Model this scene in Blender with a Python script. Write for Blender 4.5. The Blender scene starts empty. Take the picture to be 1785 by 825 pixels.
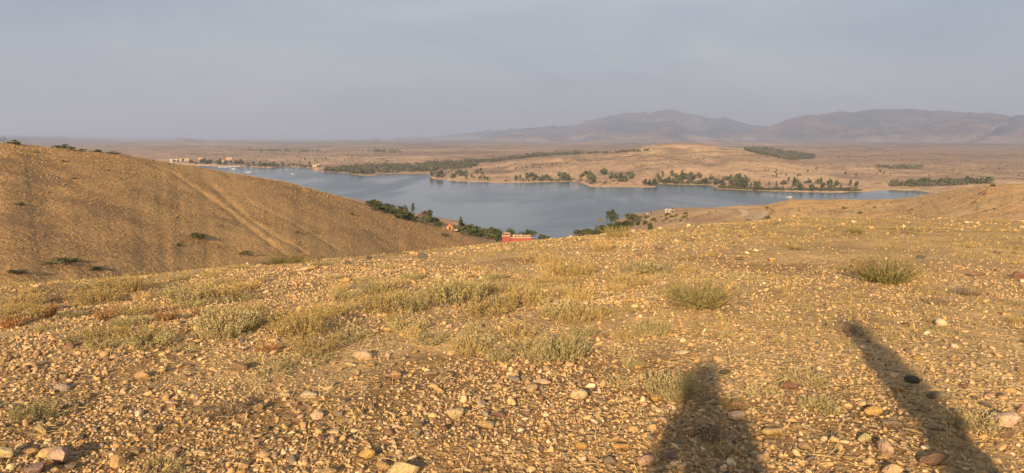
import bpy, math, random
import numpy as np
from mathutils import Vector, Euler

# ------------------------------------------------------------------ camera, world, sun, exposure
SC = bpy.context.scene
COL = SC.collection
FOOT = 66.0                  # ground height under the photographer, lake level is z = 0
EYE = FOOT + 1.6
PITCH = math.radians(8.2)
FPX = 1190.0
PW, PH = 1785.0, 825.0

cam_d = bpy.data.cameras.new("camera")
cam_d.sensor_width = 36.0
cam_d.lens = 36.0 * FPX / PW
cam_d.clip_start = 0.05
cam_d.clip_end = 150000.0
cam = bpy.data.objects.new("camera", cam_d)
COL.objects.link(cam)
cam.location = (0, 0, EYE)
cam.rotation_euler = (math.radians(90) - PITCH, 0, 0)
SC.camera = cam

SUN_EL = math.radians(18.6)
SHADOW_AZ = math.radians(15.5)      # shadows run this far clockwise of +Y
world = bpy.data.worlds.new("World")
SC.world = world
world.use_nodes = True
wn, wl = world.node_tree.nodes, world.node_tree.links
wn.clear()
w_out = wn.new("ShaderNodeOutputWorld")
w_bg = wn.new("ShaderNodeBackground")
w_bg.inputs["Strength"].default_value = 0.10
w_sky = wn.new("ShaderNodeTexSky")
w_sky.sky_type = 'NISHITA'
w_sky.sun_disc = False
w_sky.sun_elevation = SUN_EL
w_sky.sun_rotation = SHADOW_AZ + math.pi
w_sky.air_density = 1.3
w_sky.dust_density = 3.5
w_sky.altitude = 600
# thin high cloud veil over the blue
w_tc = wn.new("ShaderNodeTexCoord")
w_map = wn.new("ShaderNodeMapping")
w_map.inputs["Scale"].default_value = (1.2, 1.2, 4.5)
w_n = wn.new("ShaderNodeTexNoise")
w_n.inputs["Scale"].default_value = 2.0
w_n.inputs["Distortion"].default_value = 0.4
w_n.inputs["Detail"].default_value = 5
w_n.inputs["Roughness"].default_value = 0.5
w_ramp = wn.new("ShaderNodeValToRGB")
w_ramp.color_ramp.elements[0].position = 0.3
w_ramp.color_ramp.elements[0].color = (1.46, 1.62, 2.06, 1)
w_ramp.color_ramp.elements[1].position = 0.72
w_ramp.color_ramp.elements[1].color = (2.42, 2.45, 2.62, 1)
w_mix = wn.new("ShaderNodeMix")
w_mix.data_type = 'RGBA'
w_mix.inputs[0].default_value = 0.86
wl.new(w_tc.outputs["Generated"], w_map.inputs["Vector"])
wl.new(w_map.outputs["Vector"], w_n.inputs["Vector"])
wl.new(w_n.outputs["Fac"], w_ramp.inputs["Fac"])
wl.new(w_sky.outputs["Color"], w_mix.inputs[6])
wl.new(w_ramp.outputs["Color"], w_mix.inputs[7])
wl.new(w_mix.outputs[2], w_bg.inputs["Color"])
wl.new(w_bg.outputs[0], w_out.inputs["Surface"])

sun_d = bpy.data.lights.new("sun", 'SUN')
sun_d.energy = 5.0
sun_d.angle = math.radians(1.2)
sun_d.color = (1.0, 0.745, 0.45)
sun = bpy.data.objects.new("sun", sun_d)
COL.objects.link(sun)
sun_dir = Vector((math.sin(SHADOW_AZ) * math.cos(SUN_EL), math.cos(SHADOW_AZ) * math.cos(SUN_EL), -math.sin(SUN_EL)))
sun.rotation_euler = sun_dir.to_track_quat('-Z', 'Y').to_euler()
sun.location = (-20, -60, 120)

SC.view_settings.view_transform = 'Standard'
SC.view_settings.look = 'None'
SC.view_settings.gamma = 1
SC.view_settings.exposure = 1.0
SC.cycles.use_denoising = True
SC.cycles.volume_bounces = 1
SC.cycles.max_bounces = 5
SC.cycles.diffuse_bounces = 2
SC.cycles.transparent_max_bounces = 8

RNG = np.random.default_rng(7)
random.seed(7)

# ------------------------------------------------------------------ noise
def _hash(ix, iy, seed):
    h = (ix.astype(np.int64) * 374761393 + iy.astype(np.int64) * 668265263 + seed * 1274126177) & 0xffffffff
    h = ((h ^ (h >> 13)) * 1274126177) & 0xffffffff
    return ((h ^ (h >> 16)) & 0xffffff) / float(0xffffff)

def vnoise(x, y, seed=0):
    ix, iy = np.floor(x), np.floor(y)
    fx, fy = x - ix, y - iy
    fx = fx * fx * fx * (fx * (fx * 6 - 15) + 10)
    fy = fy * fy * fy * (fy * (fy * 6 - 15) + 10)
    a = _hash(ix, iy, seed); b = _hash(ix + 1, iy, seed)
    c = _hash(ix, iy + 1, seed); d = _hash(ix + 1, iy + 1, seed)
    return (a * (1 - fx) + b * fx) * (1 - fy) + (c * (1 - fx) + d * fx) * fy - 0.5

def fbm(x, y, scale, octaves=4, seed=0, gain=0.5):
    out = 0.0; amp = 1.0; f = 1.0 / scale
    ca, sa = math.cos(0.6), math.sin(0.6)
    for o in range(octaves):
        out = out + amp * vnoise(x * f + 13.7 * o, y * f - 7.1 * o, seed + o)
        x, y = ca * x - sa * y, sa * x + ca * y
        amp *= gain; f *= 2.03
    return out

def sstep(a, b, x):
    t = np.clip((x - a) / (b - a), 0, 1)
    return t * t * (3 - 2 * t)

def smax(a, b, k):
    h = np.clip(0.5 + 0.5 * (a - b) / k, 0, 1)
    return b + (a - b) * h + k * h * (1 - h)

# ------------------------------------------------------------------ survey: photo bearings -> azimuth and slope of sight
CP, SP = math.cos(PITCH), math.sin(PITCH)
def sight(px, py):
    u = (np.asarray(px, float) - PW / 2) / FPX
    v = (PH / 2 - np.asarray(py, float)) / FPX
    dx, dy, dz = u, CP + v * SP, -SP + v * CP
    h = np.hypot(dx, dy)
    return np.arctan2(dx, dy), dz / h

def table(pts):
    p = np.array(pts, float)
    th, t = sight(p[:, 0], p[:, 1])
    return th, t

def by_x(pts):
    p = np.array(pts, float)
    th, _ = sight(p[:, 0], np.full(len(p), 330.0))
    return th, p[:, 1]

# ---- the mound the photographer stands on
_mt, _ms = table([(-250, 520), (-100, 507), (0, 500), (120, 491), (250, 481), (400, 466), (500, 460), (560, 456), (640, 450), (730, 441),
                  (860, 429), (930, 423), (965, 419), (1000, 415), (1036, 411), (1080, 407), (1132, 404), (1182, 398), (1233, 393), (1283, 390), (1330, 387),
                  (1360, 381), (1453, 380), (1587, 380), (1667, 382), (1785, 387), (2000, 393)])
MA = 0.008
_mb = ((-_ms - MA) / 2) ** 2 / 1.6
def mound_b(th):
    b = np.interp(th, _mt, _mb)
    back = sstep(math.radians(60), math.radians(120), np.abs(th))
    return b * (1 - back) + 0.004 * back

def mound_base(x, y):
    r = np.hypot(x, y); th = np.arctan2(x, y)
    b = mound_b(th)
    rs = (0.42 - MA) / (2 * b)
    q = FOOT - MA * r - b * r * r
    lin = FOOT - MA * rs - b * rs * rs - 0.42 * (r - rs)
    return np.where(r < rs, q, lin)

def mound(x, y):
    r = np.hypot(x, y)
    fade = sstep(0.8, 3.0, r)
    return mound_base(x, y) + fade * (0.05 * fbm(x, y, 1.7, 3, 3) + 0.028 * fbm(x, y, 0.35, 3, 9)) + 0.10 * sstep(6, 14, r) * fbm(x, y, 5.0, 2, 21)

# ---- shore lines on the lake plane (z = 0)
def shore_r(pts):
    th, t = table(pts)
    return th, EYE / -t
NS_T, NS_R = shore_r([(-300, 330), (0, 335), (300, 338), (560, 343), (640, 356), (700, 368), (745, 380), (790, 386), (850, 404), (905, 411), (955, 419),
                      (990, 421), (1010, 414), (1040, 404), (1070, 388), (1110, 376), (1160, 368), (1250, 366), (1340, 362), (1500, 358), (1700, 356), (2000, 350)])
FS_T, FS_R = shore_r([(-300, 284), (200, 285), (300, 287), (380, 290), (430, 291), (470, 292.5), (500, 290.5), (545, 293), (552, 299), (600, 302),
                      (630, 306), (655, 306), (664, 303), (745, 303), (752, 311), (800, 316), (880, 319), (925, 318), (1000, 316), (1020, 321), (1030, 326),
                      (1143, 327), (1149, 320.5), (1200, 322), (1240, 323), (1250, 329), (1330, 333), (1450, 336), (1500, 334), (1545, 331), (1600, 332), (1630, 337), (1700, 337), (1785, 337), (2000, 338)])

def near_land(x, y):
    r = np.hypot(x, y); th = np.arctan2(x, y)
    R = np.interp(th, NS_T, NS_R) + 8 * vnoise(x / 30, y / 30, 40)
    d = R - r
    z = np.where(d > 0, np.minimum(0.12 * d, 9 + 0.03 * d), 0.2 * d)
    z = np.minimum(z, 15.5)
    z = z + sstep(10, 60, d) * 1.6 * fbm(x, y, 45, 4, 31)
    return np.maximum(z, -7.0)

# ---- ridge with a surveyed skyline
TH = np.linspace(math.radians(-62), math.radians(62), 2400)
class Ridge:
    def __init__(s, sil, rc, sf, sb, w, noise=None, rough=0.0, seed=0):
        s.rcT, s.rcV = by_x(rc); s.sfT, s.sfV = by_x(sf)
        s.sb, s.w, s.noise = sb, w, noise
        st, sv = table(sil)
        tgt = np.interp(TH, st, sv) + rough * (vnoise(TH * 90, TH * 0, seed) + 0.5 * vnoise(TH * 240, TH * 0 + 5, seed))
        s.zc = EYE + tgt * np.interp(TH, s.rcT, s.rcV)
        for _ in range(2):
            rc_ = np.interp(TH, s.rcT, s.rcV)
            best = np.full(TH.shape, -9.0)
            for f in np.linspace(0.45, 1.35, 50):
                r = rc_ * f
                z = s(np.sin(TH) * r, np.cos(TH) * r)
                best = np.maximum(best, (z - EYE) / r)
            c = np.pad((tgt - best) * rc_, 45, mode='edge')
            ker = np.hanning(91); ker /= ker.sum()
            s.zc = s.zc + np.convolve(c, ker, mode='valid')
    def __call__(s, x, y):
        r = np.hypot(x, y); th = np.arctan2(x, y)
        rc_ = np.interp(th, s.rcT, s.rcV); sf = np.interp(th, s.sfT, s.sfV)
        zc = np.interp(th, TH, s.zc)
        d = r - rc_
        k = np.sqrt(d * d + s.w * s.w) - s.w
        z = zc - np.where(d < 0, sf, s.sb) * k
        if s.noise is not None:
            z = z + s.noise(x, y)
        return z

def fold(x, y, scale, seed):
    """1 along narrow winding gullies, 0 between them"""
    return np.exp(-(fbm(x, y, scale, 4, seed) / .055) ** 2)

def polyline_dist(x, y, pts):
    best = np.full(np.shape(x), 1e9)
    for (ax, ay), (bx, by) in zip(pts[:-1], pts[1:]):
        vx, vy = bx - ax, by - ay
        t = np.clip(((x - ax) * vx + (y - ay) * vy) / (vx * vx + vy * vy), 0, 1)
        best = np.minimum(best, np.hypot(x - ax - t * vx, y - ay - t * vy))
    return best

hill_ridge = Ridge([(-300, 238), (-100, 244), (0, 250), (60, 254), (115, 259), (200, 268), (290, 283), (400, 301), (500, 318), (600, 345), (650, 360), (700, 375),
                    (750, 390), (800, 404), (840, 418), (870, 428), (900, 445), (960, 480), (1100, 560), (2000, 700)],
                   [(-300, 250), (0, 245), (400, 275), (700, 310), (870, 340), (2000, 340)],
                   [(-300, .22), (0, .22), (400, .18), (600, .13), (870, .10), (2000, .1)], 0.26, 26,
                   lambda x, y: 0.65 * fbm(x, y, 46, 3, 50) + 0.3 * fbm(x, y, 9, 3, 51), 0.0006, 5)
spur_ridge = Ridge([(-300, 900), (900, 620), (1150, 430), (1250, 392), (1300, 378), (1325, 364), (1345, 356), (1380, 348), (1440, 348), (1500, 349), (1560, 348),
                    (1600, 343), (1640, 335), (1680, 328), (1720, 322), (1785, 320), (1900, 312), (2200, 300)],
                   [(900, 190), (1300, 190), (1785, 150), (2200, 140)],
                   [(900, .12), (1300, .12), (1500, .05), (1785, .06), (2200, .08)], 0.22, 16,
                   lambda x, y: 0.8 * fbm(x, y, 26, 3, 60) + 0.25 * fbm(x, y, 6, 3, 61), 0.0004, 6)
knoll = Ridge([(-300, 900), (700, 640), (950, 440), (985, 420), (1000, 412), (1020, 406), (1040, 400), (1070, 393), (1095, 387), (1115, 382), (1140, 374), (1162, 369), (1228, 365), (1290, 365), (1345, 362),
               (1450, 358), (1600, 356), (2000, 356)],
              [(900, 345), (1000, 350), (1100, 360), (1200, 345), (1345, 320), (2000, 300)],
              [(900, .03), (1345, .03), (2000, .03)], 0.16, 26,
              lambda x, y: 1.0 * fbm(x, y, 32, 3, 70) + 0.3 * fbm(x, y, 8, 2, 71), 0.0004, 7)

# ---- land beyond the lake
yellow_hills = Ridge([(-300, 400), (600, 330), (740, 303), (800, 294), (850, 287), (900, 280), (950, 274), (1000, 270), (1050, 266), (1090, 262), (1130, 254), (1170, 250),
                      (1215, 251), (1260, 256), (1300, 261), (1340, 270), (1400, 281), (1450, 287), (1520, 292), (1600, 297), (1680, 303), (1785, 312), (2100, 320)],
                     [(600, 1500), (900, 1500), (1200, 1800), (1400, 1500), (1785, 1250), (2100, 1200)],
                     [(600, .06), (900, .05), (1200, .065), (1785, .06)], 0.10, 160,
                     lambda x, y: (17 * fbm(x, y, 300, 4, 80) - 7 * fold(x, y, 420, 400)) * sstep(950, 1400, np.hypot(x, y)) + 2.2 * fbm(x, y, 60, 3, 81), 0.0006, 8)
brown_hills = Ridge([(-300, 330), (1000, 300), (1200, 268), (1260, 261), (1310, 257), (1360, 259), (1420, 264), (1480, 262), (1530, 264), (1580, 267), (1640, 272), (1700, 276), (1785, 278), (2100, 276)],
                    [(1000, 3000), (2100, 2600)], [(1000, .06), (2100, .06)], 0.06, 300,
                    lambda x, y: 46 * fbm(x, y, 600, 4, 90) - 14 * fold(x, y, 620, 401), 0.0005, 9)
pale_hills = Ridge([(-300, 262), (150, 264), (300, 268), (420, 265), (470, 273), (540, 279), (600, 272), (680, 275), (760, 281), (850, 281), (950, 300), (1100, 340), (2100, 500)],
                   [(-300, 3000), (600, 2700), (1100, 2400)], [(-300, .05), (1100, .05)], 0.05, 320,
                   lambda x, y: 50 * fbm(x, y, 520, 4, 95) - 12 * fold(x, y, 620, 401), 0.0006, 10)
small_cone = Ridge([(-300, 330), (230, 264), (270, 247.5), (300, 242.5), (318, 240.5), (335, 242), (370, 248), (420, 256), (480, 262), (600, 300), (2100, 700)],
                   [(-300, 9500), (2100, 9500)], [(-300, .09), (2100, .09)], 0.09, 260,
                   lambda x, y: 16 * fbm(x, y, 420, 4, 97), 0.0002, 11)
far_mount = Ridge([(-300, 280), (500, 250), (640, 244), (700, 241), (760, 238), (800, 234), (840, 229), (880, 226), (915, 225), (945, 221), (965, 219), (990, 219.5), (1030, 209),
                   (1060, 203), (1090, 198), (1130, 197), (1150, 193.5), (1175, 191), (1200, 200), (1225, 203), (1265, 206), (1285, 209), (1310, 219), (1345, 221), (1400, 222), (1500, 240), (2100, 300)],
                  [(-300, 15000), (2100, 15000)], [(-300, .11), (2100, .11)], 0.12, 500,
                  lambda x, y: 330 * fbm(x, y, 2600, 5, 100, .58) - 90 * fold(x, y, 2200, 402), 0.0008, 12)
near_mount = Ridge([(-300, 400), (1150, 262), (1250, 238), (1310, 226), (1345, 219), (1380, 206), (1415, 199), (1450, 197.5), (1475, 197.5), (1500, 192), (1530, 190), (1580, 190.5),
                    (1640, 193), (1700, 197), (1785, 203), (1900, 208), (2100, 220)],
                   [(-300, 12000), (1400, 12000), (2100, 10500)], [(-300, .17), (2100, .17)], 0.14, 600,
                   lambda x, y: 290 * fbm(x, y, 2200, 5, 110, .58) - 90 * fold(x, y, 2200, 402), 0.0005, 13)
foothills = Ridge([(-300, 300), (450, 275), (600, 264), (700, 258), (800, 254), (900, 251), (960, 252), (1040, 248), (1120, 250), (1200, 246), (1290, 248), (1370, 252), (1450, 249), (1530, 254), (1620, 252), (1700, 258), (1785, 256), (2100, 258)],
                   [(-300, 5200), (1400, 5200), (2100, 4600)], [(-300, .05), (2100, .05)], 0.05, 300,
                   lambda x, y: 75 * fbm(x, y, 900, 4, 115), 0.0005, 15)
horizon_land = Ridge([(-300, 233), (0, 234.5), (200, 237.5), (400, 240), (500, 241.5), (700, 242.5), (900, 241), (2100, 241)],
                     [(-300, 40000), (2100, 40000)], [(-300, .006), (2100, .004)], 0.01, 900,
                     lambda x, y: 35 * fbm(x, y, 5000, 4, 120), 0.0001, 14)

def far_base(x, y):
    r = np.hypot(x, y); th = np.arctan2(x, y)
    R = np.interp(th, FS_T, FS_R)
    R = R * (1 + 0.012 * vnoise(th * 110, th * 0, 130) + 0.006 * vnoise(th * 330, th * 0, 131))
    d = r - R
    z = np.where(d > 0, 8 * (1 - np.exp(-np.maximum(d, 0) / 160.0)) + 12 * sstep(900, 5000, r), 0.12 * d)
    z = z + sstep(20, 260, d) * (7 * fbm(x, y, 240, 4, 140) + 1.8 * fbm(x, y, 50, 3, 141)) + sstep(2500, 6000, r) * 12 * fbm(x, y, 900, 4, 142)
    z = np.where(d > 3, np.maximum(z, 0.5 + 0 * z), z)
    return np.maximum(z, -7.0)

def height_parts(x, y):
    """list of heights: mound, near land, hill, spur, knoll"""
    nl = near_land(x, y)
    shore = sstep(5, 60, np.interp(np.arctan2(x, y), NS_T, NS_R) - np.hypot(x, y))
    cap = lambda z: np.where(shore > 0, z * shore + np.minimum(z, nl) * (1 - shore), np.minimum(z, nl))
    return [mound(x, y), nl, hill_ridge(x, y), spur_ridge(x, y), cap(knoll(x, y))]

def near_height(x, y):
    if np.ndim(x) == 0 and math.hypot(x, y) < 36: return mound(x, y)
    p = height_parts(x, y)
    z = smax(p[1], p[4], 3.0)
    z = smax(z, p[3], 2.5)
    z = smax(z, p[2], 3.0)
    r = np.hypot(x, y)
    k = sstep(30, 60, r) * 1.5 + 1e-3
    return smax(z, p[0], k)

def far_height(x, y):
    z = far_base(x, y)
    d = np.hypot(x, y) - np.interp(np.arctan2(x, y), FS_T, FS_R)
    m = sstep(10, 160, d)
    for rd, k in ((yellow_hills, 6), (brown_hills, 10), (pale_hills, 8), (small_cone, 10), (foothills, 12), (near_mount, 20), (far_mount, 20), (horizon_land, 10)):
        zr = rd(x, y)
        zr = np.where(d > 0, z + (zr - z) * m, z - 5)
        z = np.where(d > 0, smax(zr, z, k * np.clip(m, 0.02, 1)), z)
    return z

SPLIT = 780.0
GT = np.radians(np.linspace(-46, 46, 1000))
GR = np.geomspace(36, 30000, 1100)
_gx, _gy = np.sin(GT)[:, None] * GR[None], np.cos(GT)[:, None] * GR[None]
_gn = int(np.searchsorted(GR, SPLIT))
GZ = np.concatenate([near_height(_gx[:, :_gn], _gy[:, :_gn]), far_height(_gx[:, _gn:], _gy[:, _gn:])], 1)
def height(x, y):
    x = np.asarray(x, float); y = np.asarray(y, float)
    r = np.hypot(x, y)
    if r.ndim and r.min() < 37 and r.max() > 37:
        out = np.empty(r.shape); m = r < 37
        out[m] = height(x[m], y[m]); out[~m] = height(x[~m], y[~m])
        return out
    if r.max() <= 37: return mound(x, y)
    fi = np.clip((np.arctan2(x, y) - GT[0]) / (GT[1] - GT[0]), 0, len(GT) - 1.001)
    fj = np.clip(np.log(r / GR[0]) / math.log(GR[1] / GR[0]), 0, len(GR) - 1.001)
    i, j = fi.astype(int), fj.astype(int); u, v = fi - i, fj - j
    return (GZ[i, j] * (1 - u) + GZ[i + 1, j] * u) * (1 - v) + (GZ[i, j + 1] * (1 - u) + GZ[i + 1, j + 1] * u) * v

_rl = np.concatenate([np.geomspace(1.5, 60, 160), np.geomspace(60.5, 30000, 900)])
def hit(px, py, water=True, rmin=0.0):
    """world point on the terrain (or lake) met first beyond rmin along one bearing of the survey"""
    th, t = sight(px, py)
    def gap(r):
        z = height(np.sin(th) * r, np.cos(th) * r)
        return (np.maximum(z, 0) if water else z) - (EYE + t * r)
    rl = _rl[_rl >= rmin]
    if rmin == 0 and not water: rl = rl[rl < 70]
    g = gap(rl)
    above = np.where((g[1:] >= 0) & (g[:-1] < 0))[0]
    if len(above):
        r = np.linspace(rl[above[0]], rl[above[0] + 1], 12); g2 = gap(r)
        k = int(np.argmax(g2 >= 0)); r = r[k]
    else:
        r = rl[0] if g[0] >= 0 else rl[-1]
        if g[0] >= 0: r = rl[int(np.argmin(g))]
    X, Y = math.sin(th) * r, math.cos(th) * r
    Z = float(height(X, Y))
    return Vector((X, Y, max(Z, 0) if water else Z))

# ------------------------------------------------------------------ mesh helpers
def np_mesh(name, V, F, smooth=True, mats=(), mi=None, attrs=None):
    me = bpy.data.meshes.new(name)
    V = np.ascontiguousarray(V, dtype=np.float32); F = np.ascontiguousarray(F, dtype=np.int32)
    n, k = F.shape
    me.vertices.add(len(V)); me.vertices.foreach_set("co", V.ravel())
    me.loops.add(n * k); me.loops.foreach_set("vertex_index", F.ravel())
    me.polygons.add(n)
    me.polygons.foreach_set("loop_start", np.arange(0, n * k, k, dtype=np.int32))
    me.polygons.foreach_set("loop_total", np.full(n, k, dtype=np.int32))
    me.polygons.foreach_set("use_smooth", np.full(n, smooth, dtype=bool))
    if mi is not None: me.polygons.foreach_set("material_index", np.asarray(mi, dtype=np.int32))
    for m in mats: me.materials.append(m)
    me.update(calc_edges=True)
    for an, (typ, data) in (attrs or {}).items():
        a = me.attributes.new(an, typ, 'POINT')
        data = np.ascontiguousarray(data, dtype=np.float32)
        a.data.foreach_set("color" if typ == 'FLOAT_COLOR' else "value", data.ravel())
    return me

def link(name, me, parent=None, loc=None, rot=None, scale=None):
    o = bpy.data.objects.new(name, me)
    COL.objects.link(o)
    if parent is not None: o.parent = parent
    if loc is not None: o.location = loc
    if rot is not None: o.rotation_euler = rot
    if scale is not None: o.scale = scale
    return o

def tag(o, label=None, cat=None, group=None, kind=None):
    if label: o["label"] = label
    if cat: o["category"] = cat
    if group: o["group"] = group
    if kind: o["kind"] = kind
    return o

def dup(root, loc, rz, scale, label, group):
    r = root.copy(); COL.objects.link(r)
    r.location = loc; r.rotation_euler = (0, 0, rz); r.scale = scale
    r["label"] = label
    if group: r["group"] = group
    elif "group" in r: del r["group"]
    for ch in list(root.children):
        c = ch.copy(); COL.objects.link(c); c.parent = r
    return r

class MB:
    def __init__(s): s.v, s.f, s.m = [], [], []
    def box(s, x0, x1, y0, y1, z0, z1, mi=0):
        b = len(s.v)
        s.v += [(x0, y0, z0), (x1, y0, z0), (x1, y1, z0), (x0, y1, z0), (x0, y0, z1), (x1, y0, z1), (x1, y1, z1), (x0, y1, z1)]
        for q in ((0, 3, 2, 1), (4, 5, 6, 7), (0, 1, 5, 4), (1, 2, 6, 5), (2, 3, 7, 6), (3, 0, 4, 7)):
            s.f.append(tuple(b + i for i in q)); s.m.append(mi)
        return s
    def tube(s, pts, rads, n=6, mi=0, cap=True):
        pts = [Vector(p) for p in pts]; b0 = len(s.v)
        for i, (p, r) in enumerate(zip(pts, rads)):
            d = (pts[min(i + 1, len(pts) - 1)] - pts[max(i - 1, 0)]).normalized()
            a = d.orthogonal().normalized(); c = d.cross(a)
            for k in range(n):
                t = 2 * math.pi * k / n
                s.v.append(tuple(p + a * (math.cos(t) * r) + c * (math.sin(t) * r)))
        for i in range(len(pts) - 1):
            for k in range(n):
                s.f.append((b0 + i * n + k, b0 + i * n + (k + 1) % n, b0 + (i + 1) * n + (k + 1) % n, b0 + (i + 1) * n + k)); s.m.append(mi)
        if cap:
            s.f.append(tuple(b0 + (len(pts) - 1) * n + k for k in range(n))); s.m.append(mi)
            s.f.append(tuple(b0 + k for k in reversed(range(n)))); s.m.append(mi)
        return s
    def mesh(s, name, mats, smooth=False):
        me = bpy.data.meshes.new(name)
        me.from_pydata(s.v, [], s.f)
        for m in mats: me.materials.append(m)
        me.polygons.foreach_set("material_index", s.m)
        me.polygons.foreach_set("use_smooth", [smooth] * len(s.f))
        me.update()
        return me

# ------------------------------------------------------------------ materials
def mat(name):
    m = bpy.data.materials.new(name); m.use_nodes = True
    nt = m.node_tree; p = nt.nodes["Principled BSDF"]
    p.inputs["Roughness"].default_value = 0.9
    p.inputs["Specular IOR Level"].default_value = 0.15
    return m, nt.nodes, nt.links, p

def N(nodes, typ, **kw):
    n = nodes.new(typ)
    for k, v in kw.items():
        if k in n.inputs: n.inputs[k].default_value = v
        else: setattr(n, k, v)
    return n

def ramp(nodes, stops):
    r = nodes.new("ShaderNodeValToRGB")
    e = r.color_ramp.elements
    while len(e) < len(stops): e.new(0.5)
    for el, (p, c) in zip(e, stops):
        el.position = p; el.color = (*c, 1)
    return r

def mixc(nodes, links, fac, a, b, blend='MIX'):
    m = nodes.new("ShaderNodeMix"); m.data_type = 'RGBA'; m.blend_type = blend
    for sock, v in ((m.inputs[0], fac), (m.inputs[6], a), (m.inputs[7], b)):
        if isinstance(v, bpy.types.NodeSocket): links.new(v, sock)
        elif isinstance(v, (int, float)): sock.default_value = v
        else: sock.default_value = (*v, 1)
    return m.outputs[2]

def noise(nodes, links, vec, scale, detail=4, rough=0.55, dist=0.0):
    n = nodes.new("ShaderNodeTexNoise")
    n.inputs["Scale"].default_value = scale; n.inputs["Detail"].default_value = detail
    n.inputs["Roughness"].default_value = rough; n.inputs["Distortion"].default_value = dist
    links.new(vec, n.inputs["Vector"])
    return n.outputs["Fac"]

def pos(nodes):
    return nodes.new("ShaderNodeNewGeometry").outputs["Position"]

def terrain_mat(name, c_dark, c_mid, c_light, s_big, s_mid, s_fine, bump, bump_scale, bare=None, spots=None, spot_scale=0.1, spot_at=0.62, yscale=1.0):
    m, nd, lk, p = mat(name)
    P = pos(nd)
    if yscale != 1.0:
        mp = nd.new("ShaderNodeMapping"); mp.inputs["Scale"].default_value = (1, yscale, 1); lk.new(P, mp.inputs["Vector"]); P = mp.outputs["Vector"]
    big = noise(nd, lk, P, s_big, 4, 0.6, 0.6)
    md = noise(nd, lk, P, s_mid, 5, 0.6)
    fine = noise(nd, lk, P, s_fine, 3, 0.6)
    r = ramp(nd, [(0.3, c_dark), (0.5, c_mid), (0.68, c_light)]); lk.new(big, r.inputs["Fac"])
    r2 = ramp(nd, [(0.32, (0.72, 0.72, 0.72)), (0.5, (1, 1, 1)), (0.7, (1.18, 1.16, 1.12))]); lk.new(md, r2.inputs["Fac"])
    r3 = ramp(nd, [(0.3, (0.66, 0.66, 0.64)), (0.5, (1, 1, 1)), (0.7, (1.2, 1.18, 1.15))]); lk.new(fine, r3.inputs["Fac"])
    c = mixc(nd, lk, 1.0, r.outputs["Color"], r2.outputs["Color"], 'MULTIPLY')
    c = mixc(nd, lk, 1.0, c, r3.outputs["Color"], 'MULTIPLY')
    if spots:
        sp = noise(nd, lk, P, spot_scale, 6, 0.7)
        rs = ramp(nd, [(spot_at, (0, 0, 0)), (spot_at + 0.05, (1, 1, 1))]); lk.new(sp, rs.inputs["Fac"])
        c = mixc(nd, lk, rs.outputs["Color"], c, spots)
    if bare:
        a = nd.new("ShaderNodeAttribute"); a.attribute_name = "bare"
        c2 = mixc(nd, lk, 1.0, bare, r3.outputs["Color"], 'MULTIPLY')
        c = mixc(nd, lk, a.outputs["Fac"], c, c2)
        a2 = nd.new("ShaderNodeAttribute"); a2.attribute_name = "scrub"  # mask for scrub, and for gully shade and haze painted into the colour
        c = mixc(nd, lk, a2.outputs["Fac"], c, mixc(nd, lk, 1.0, c, (0.62, 0.62, 0.68), 'MULTIPLY'))
    lk.new(c, p.inputs["Base Color"])
    b = nd.new("ShaderNodeBump"); b.inputs["Strength"].default_value = 1.0; b.inputs["Distance"].default_value = bump
    bn = noise(nd, lk, P, bump_scale, 4, 0.65)
    lk.new(bn, b.inputs["Height"]); lk.new(b.outputs["Normal"], p.inputs["Normal"])
    return m

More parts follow.
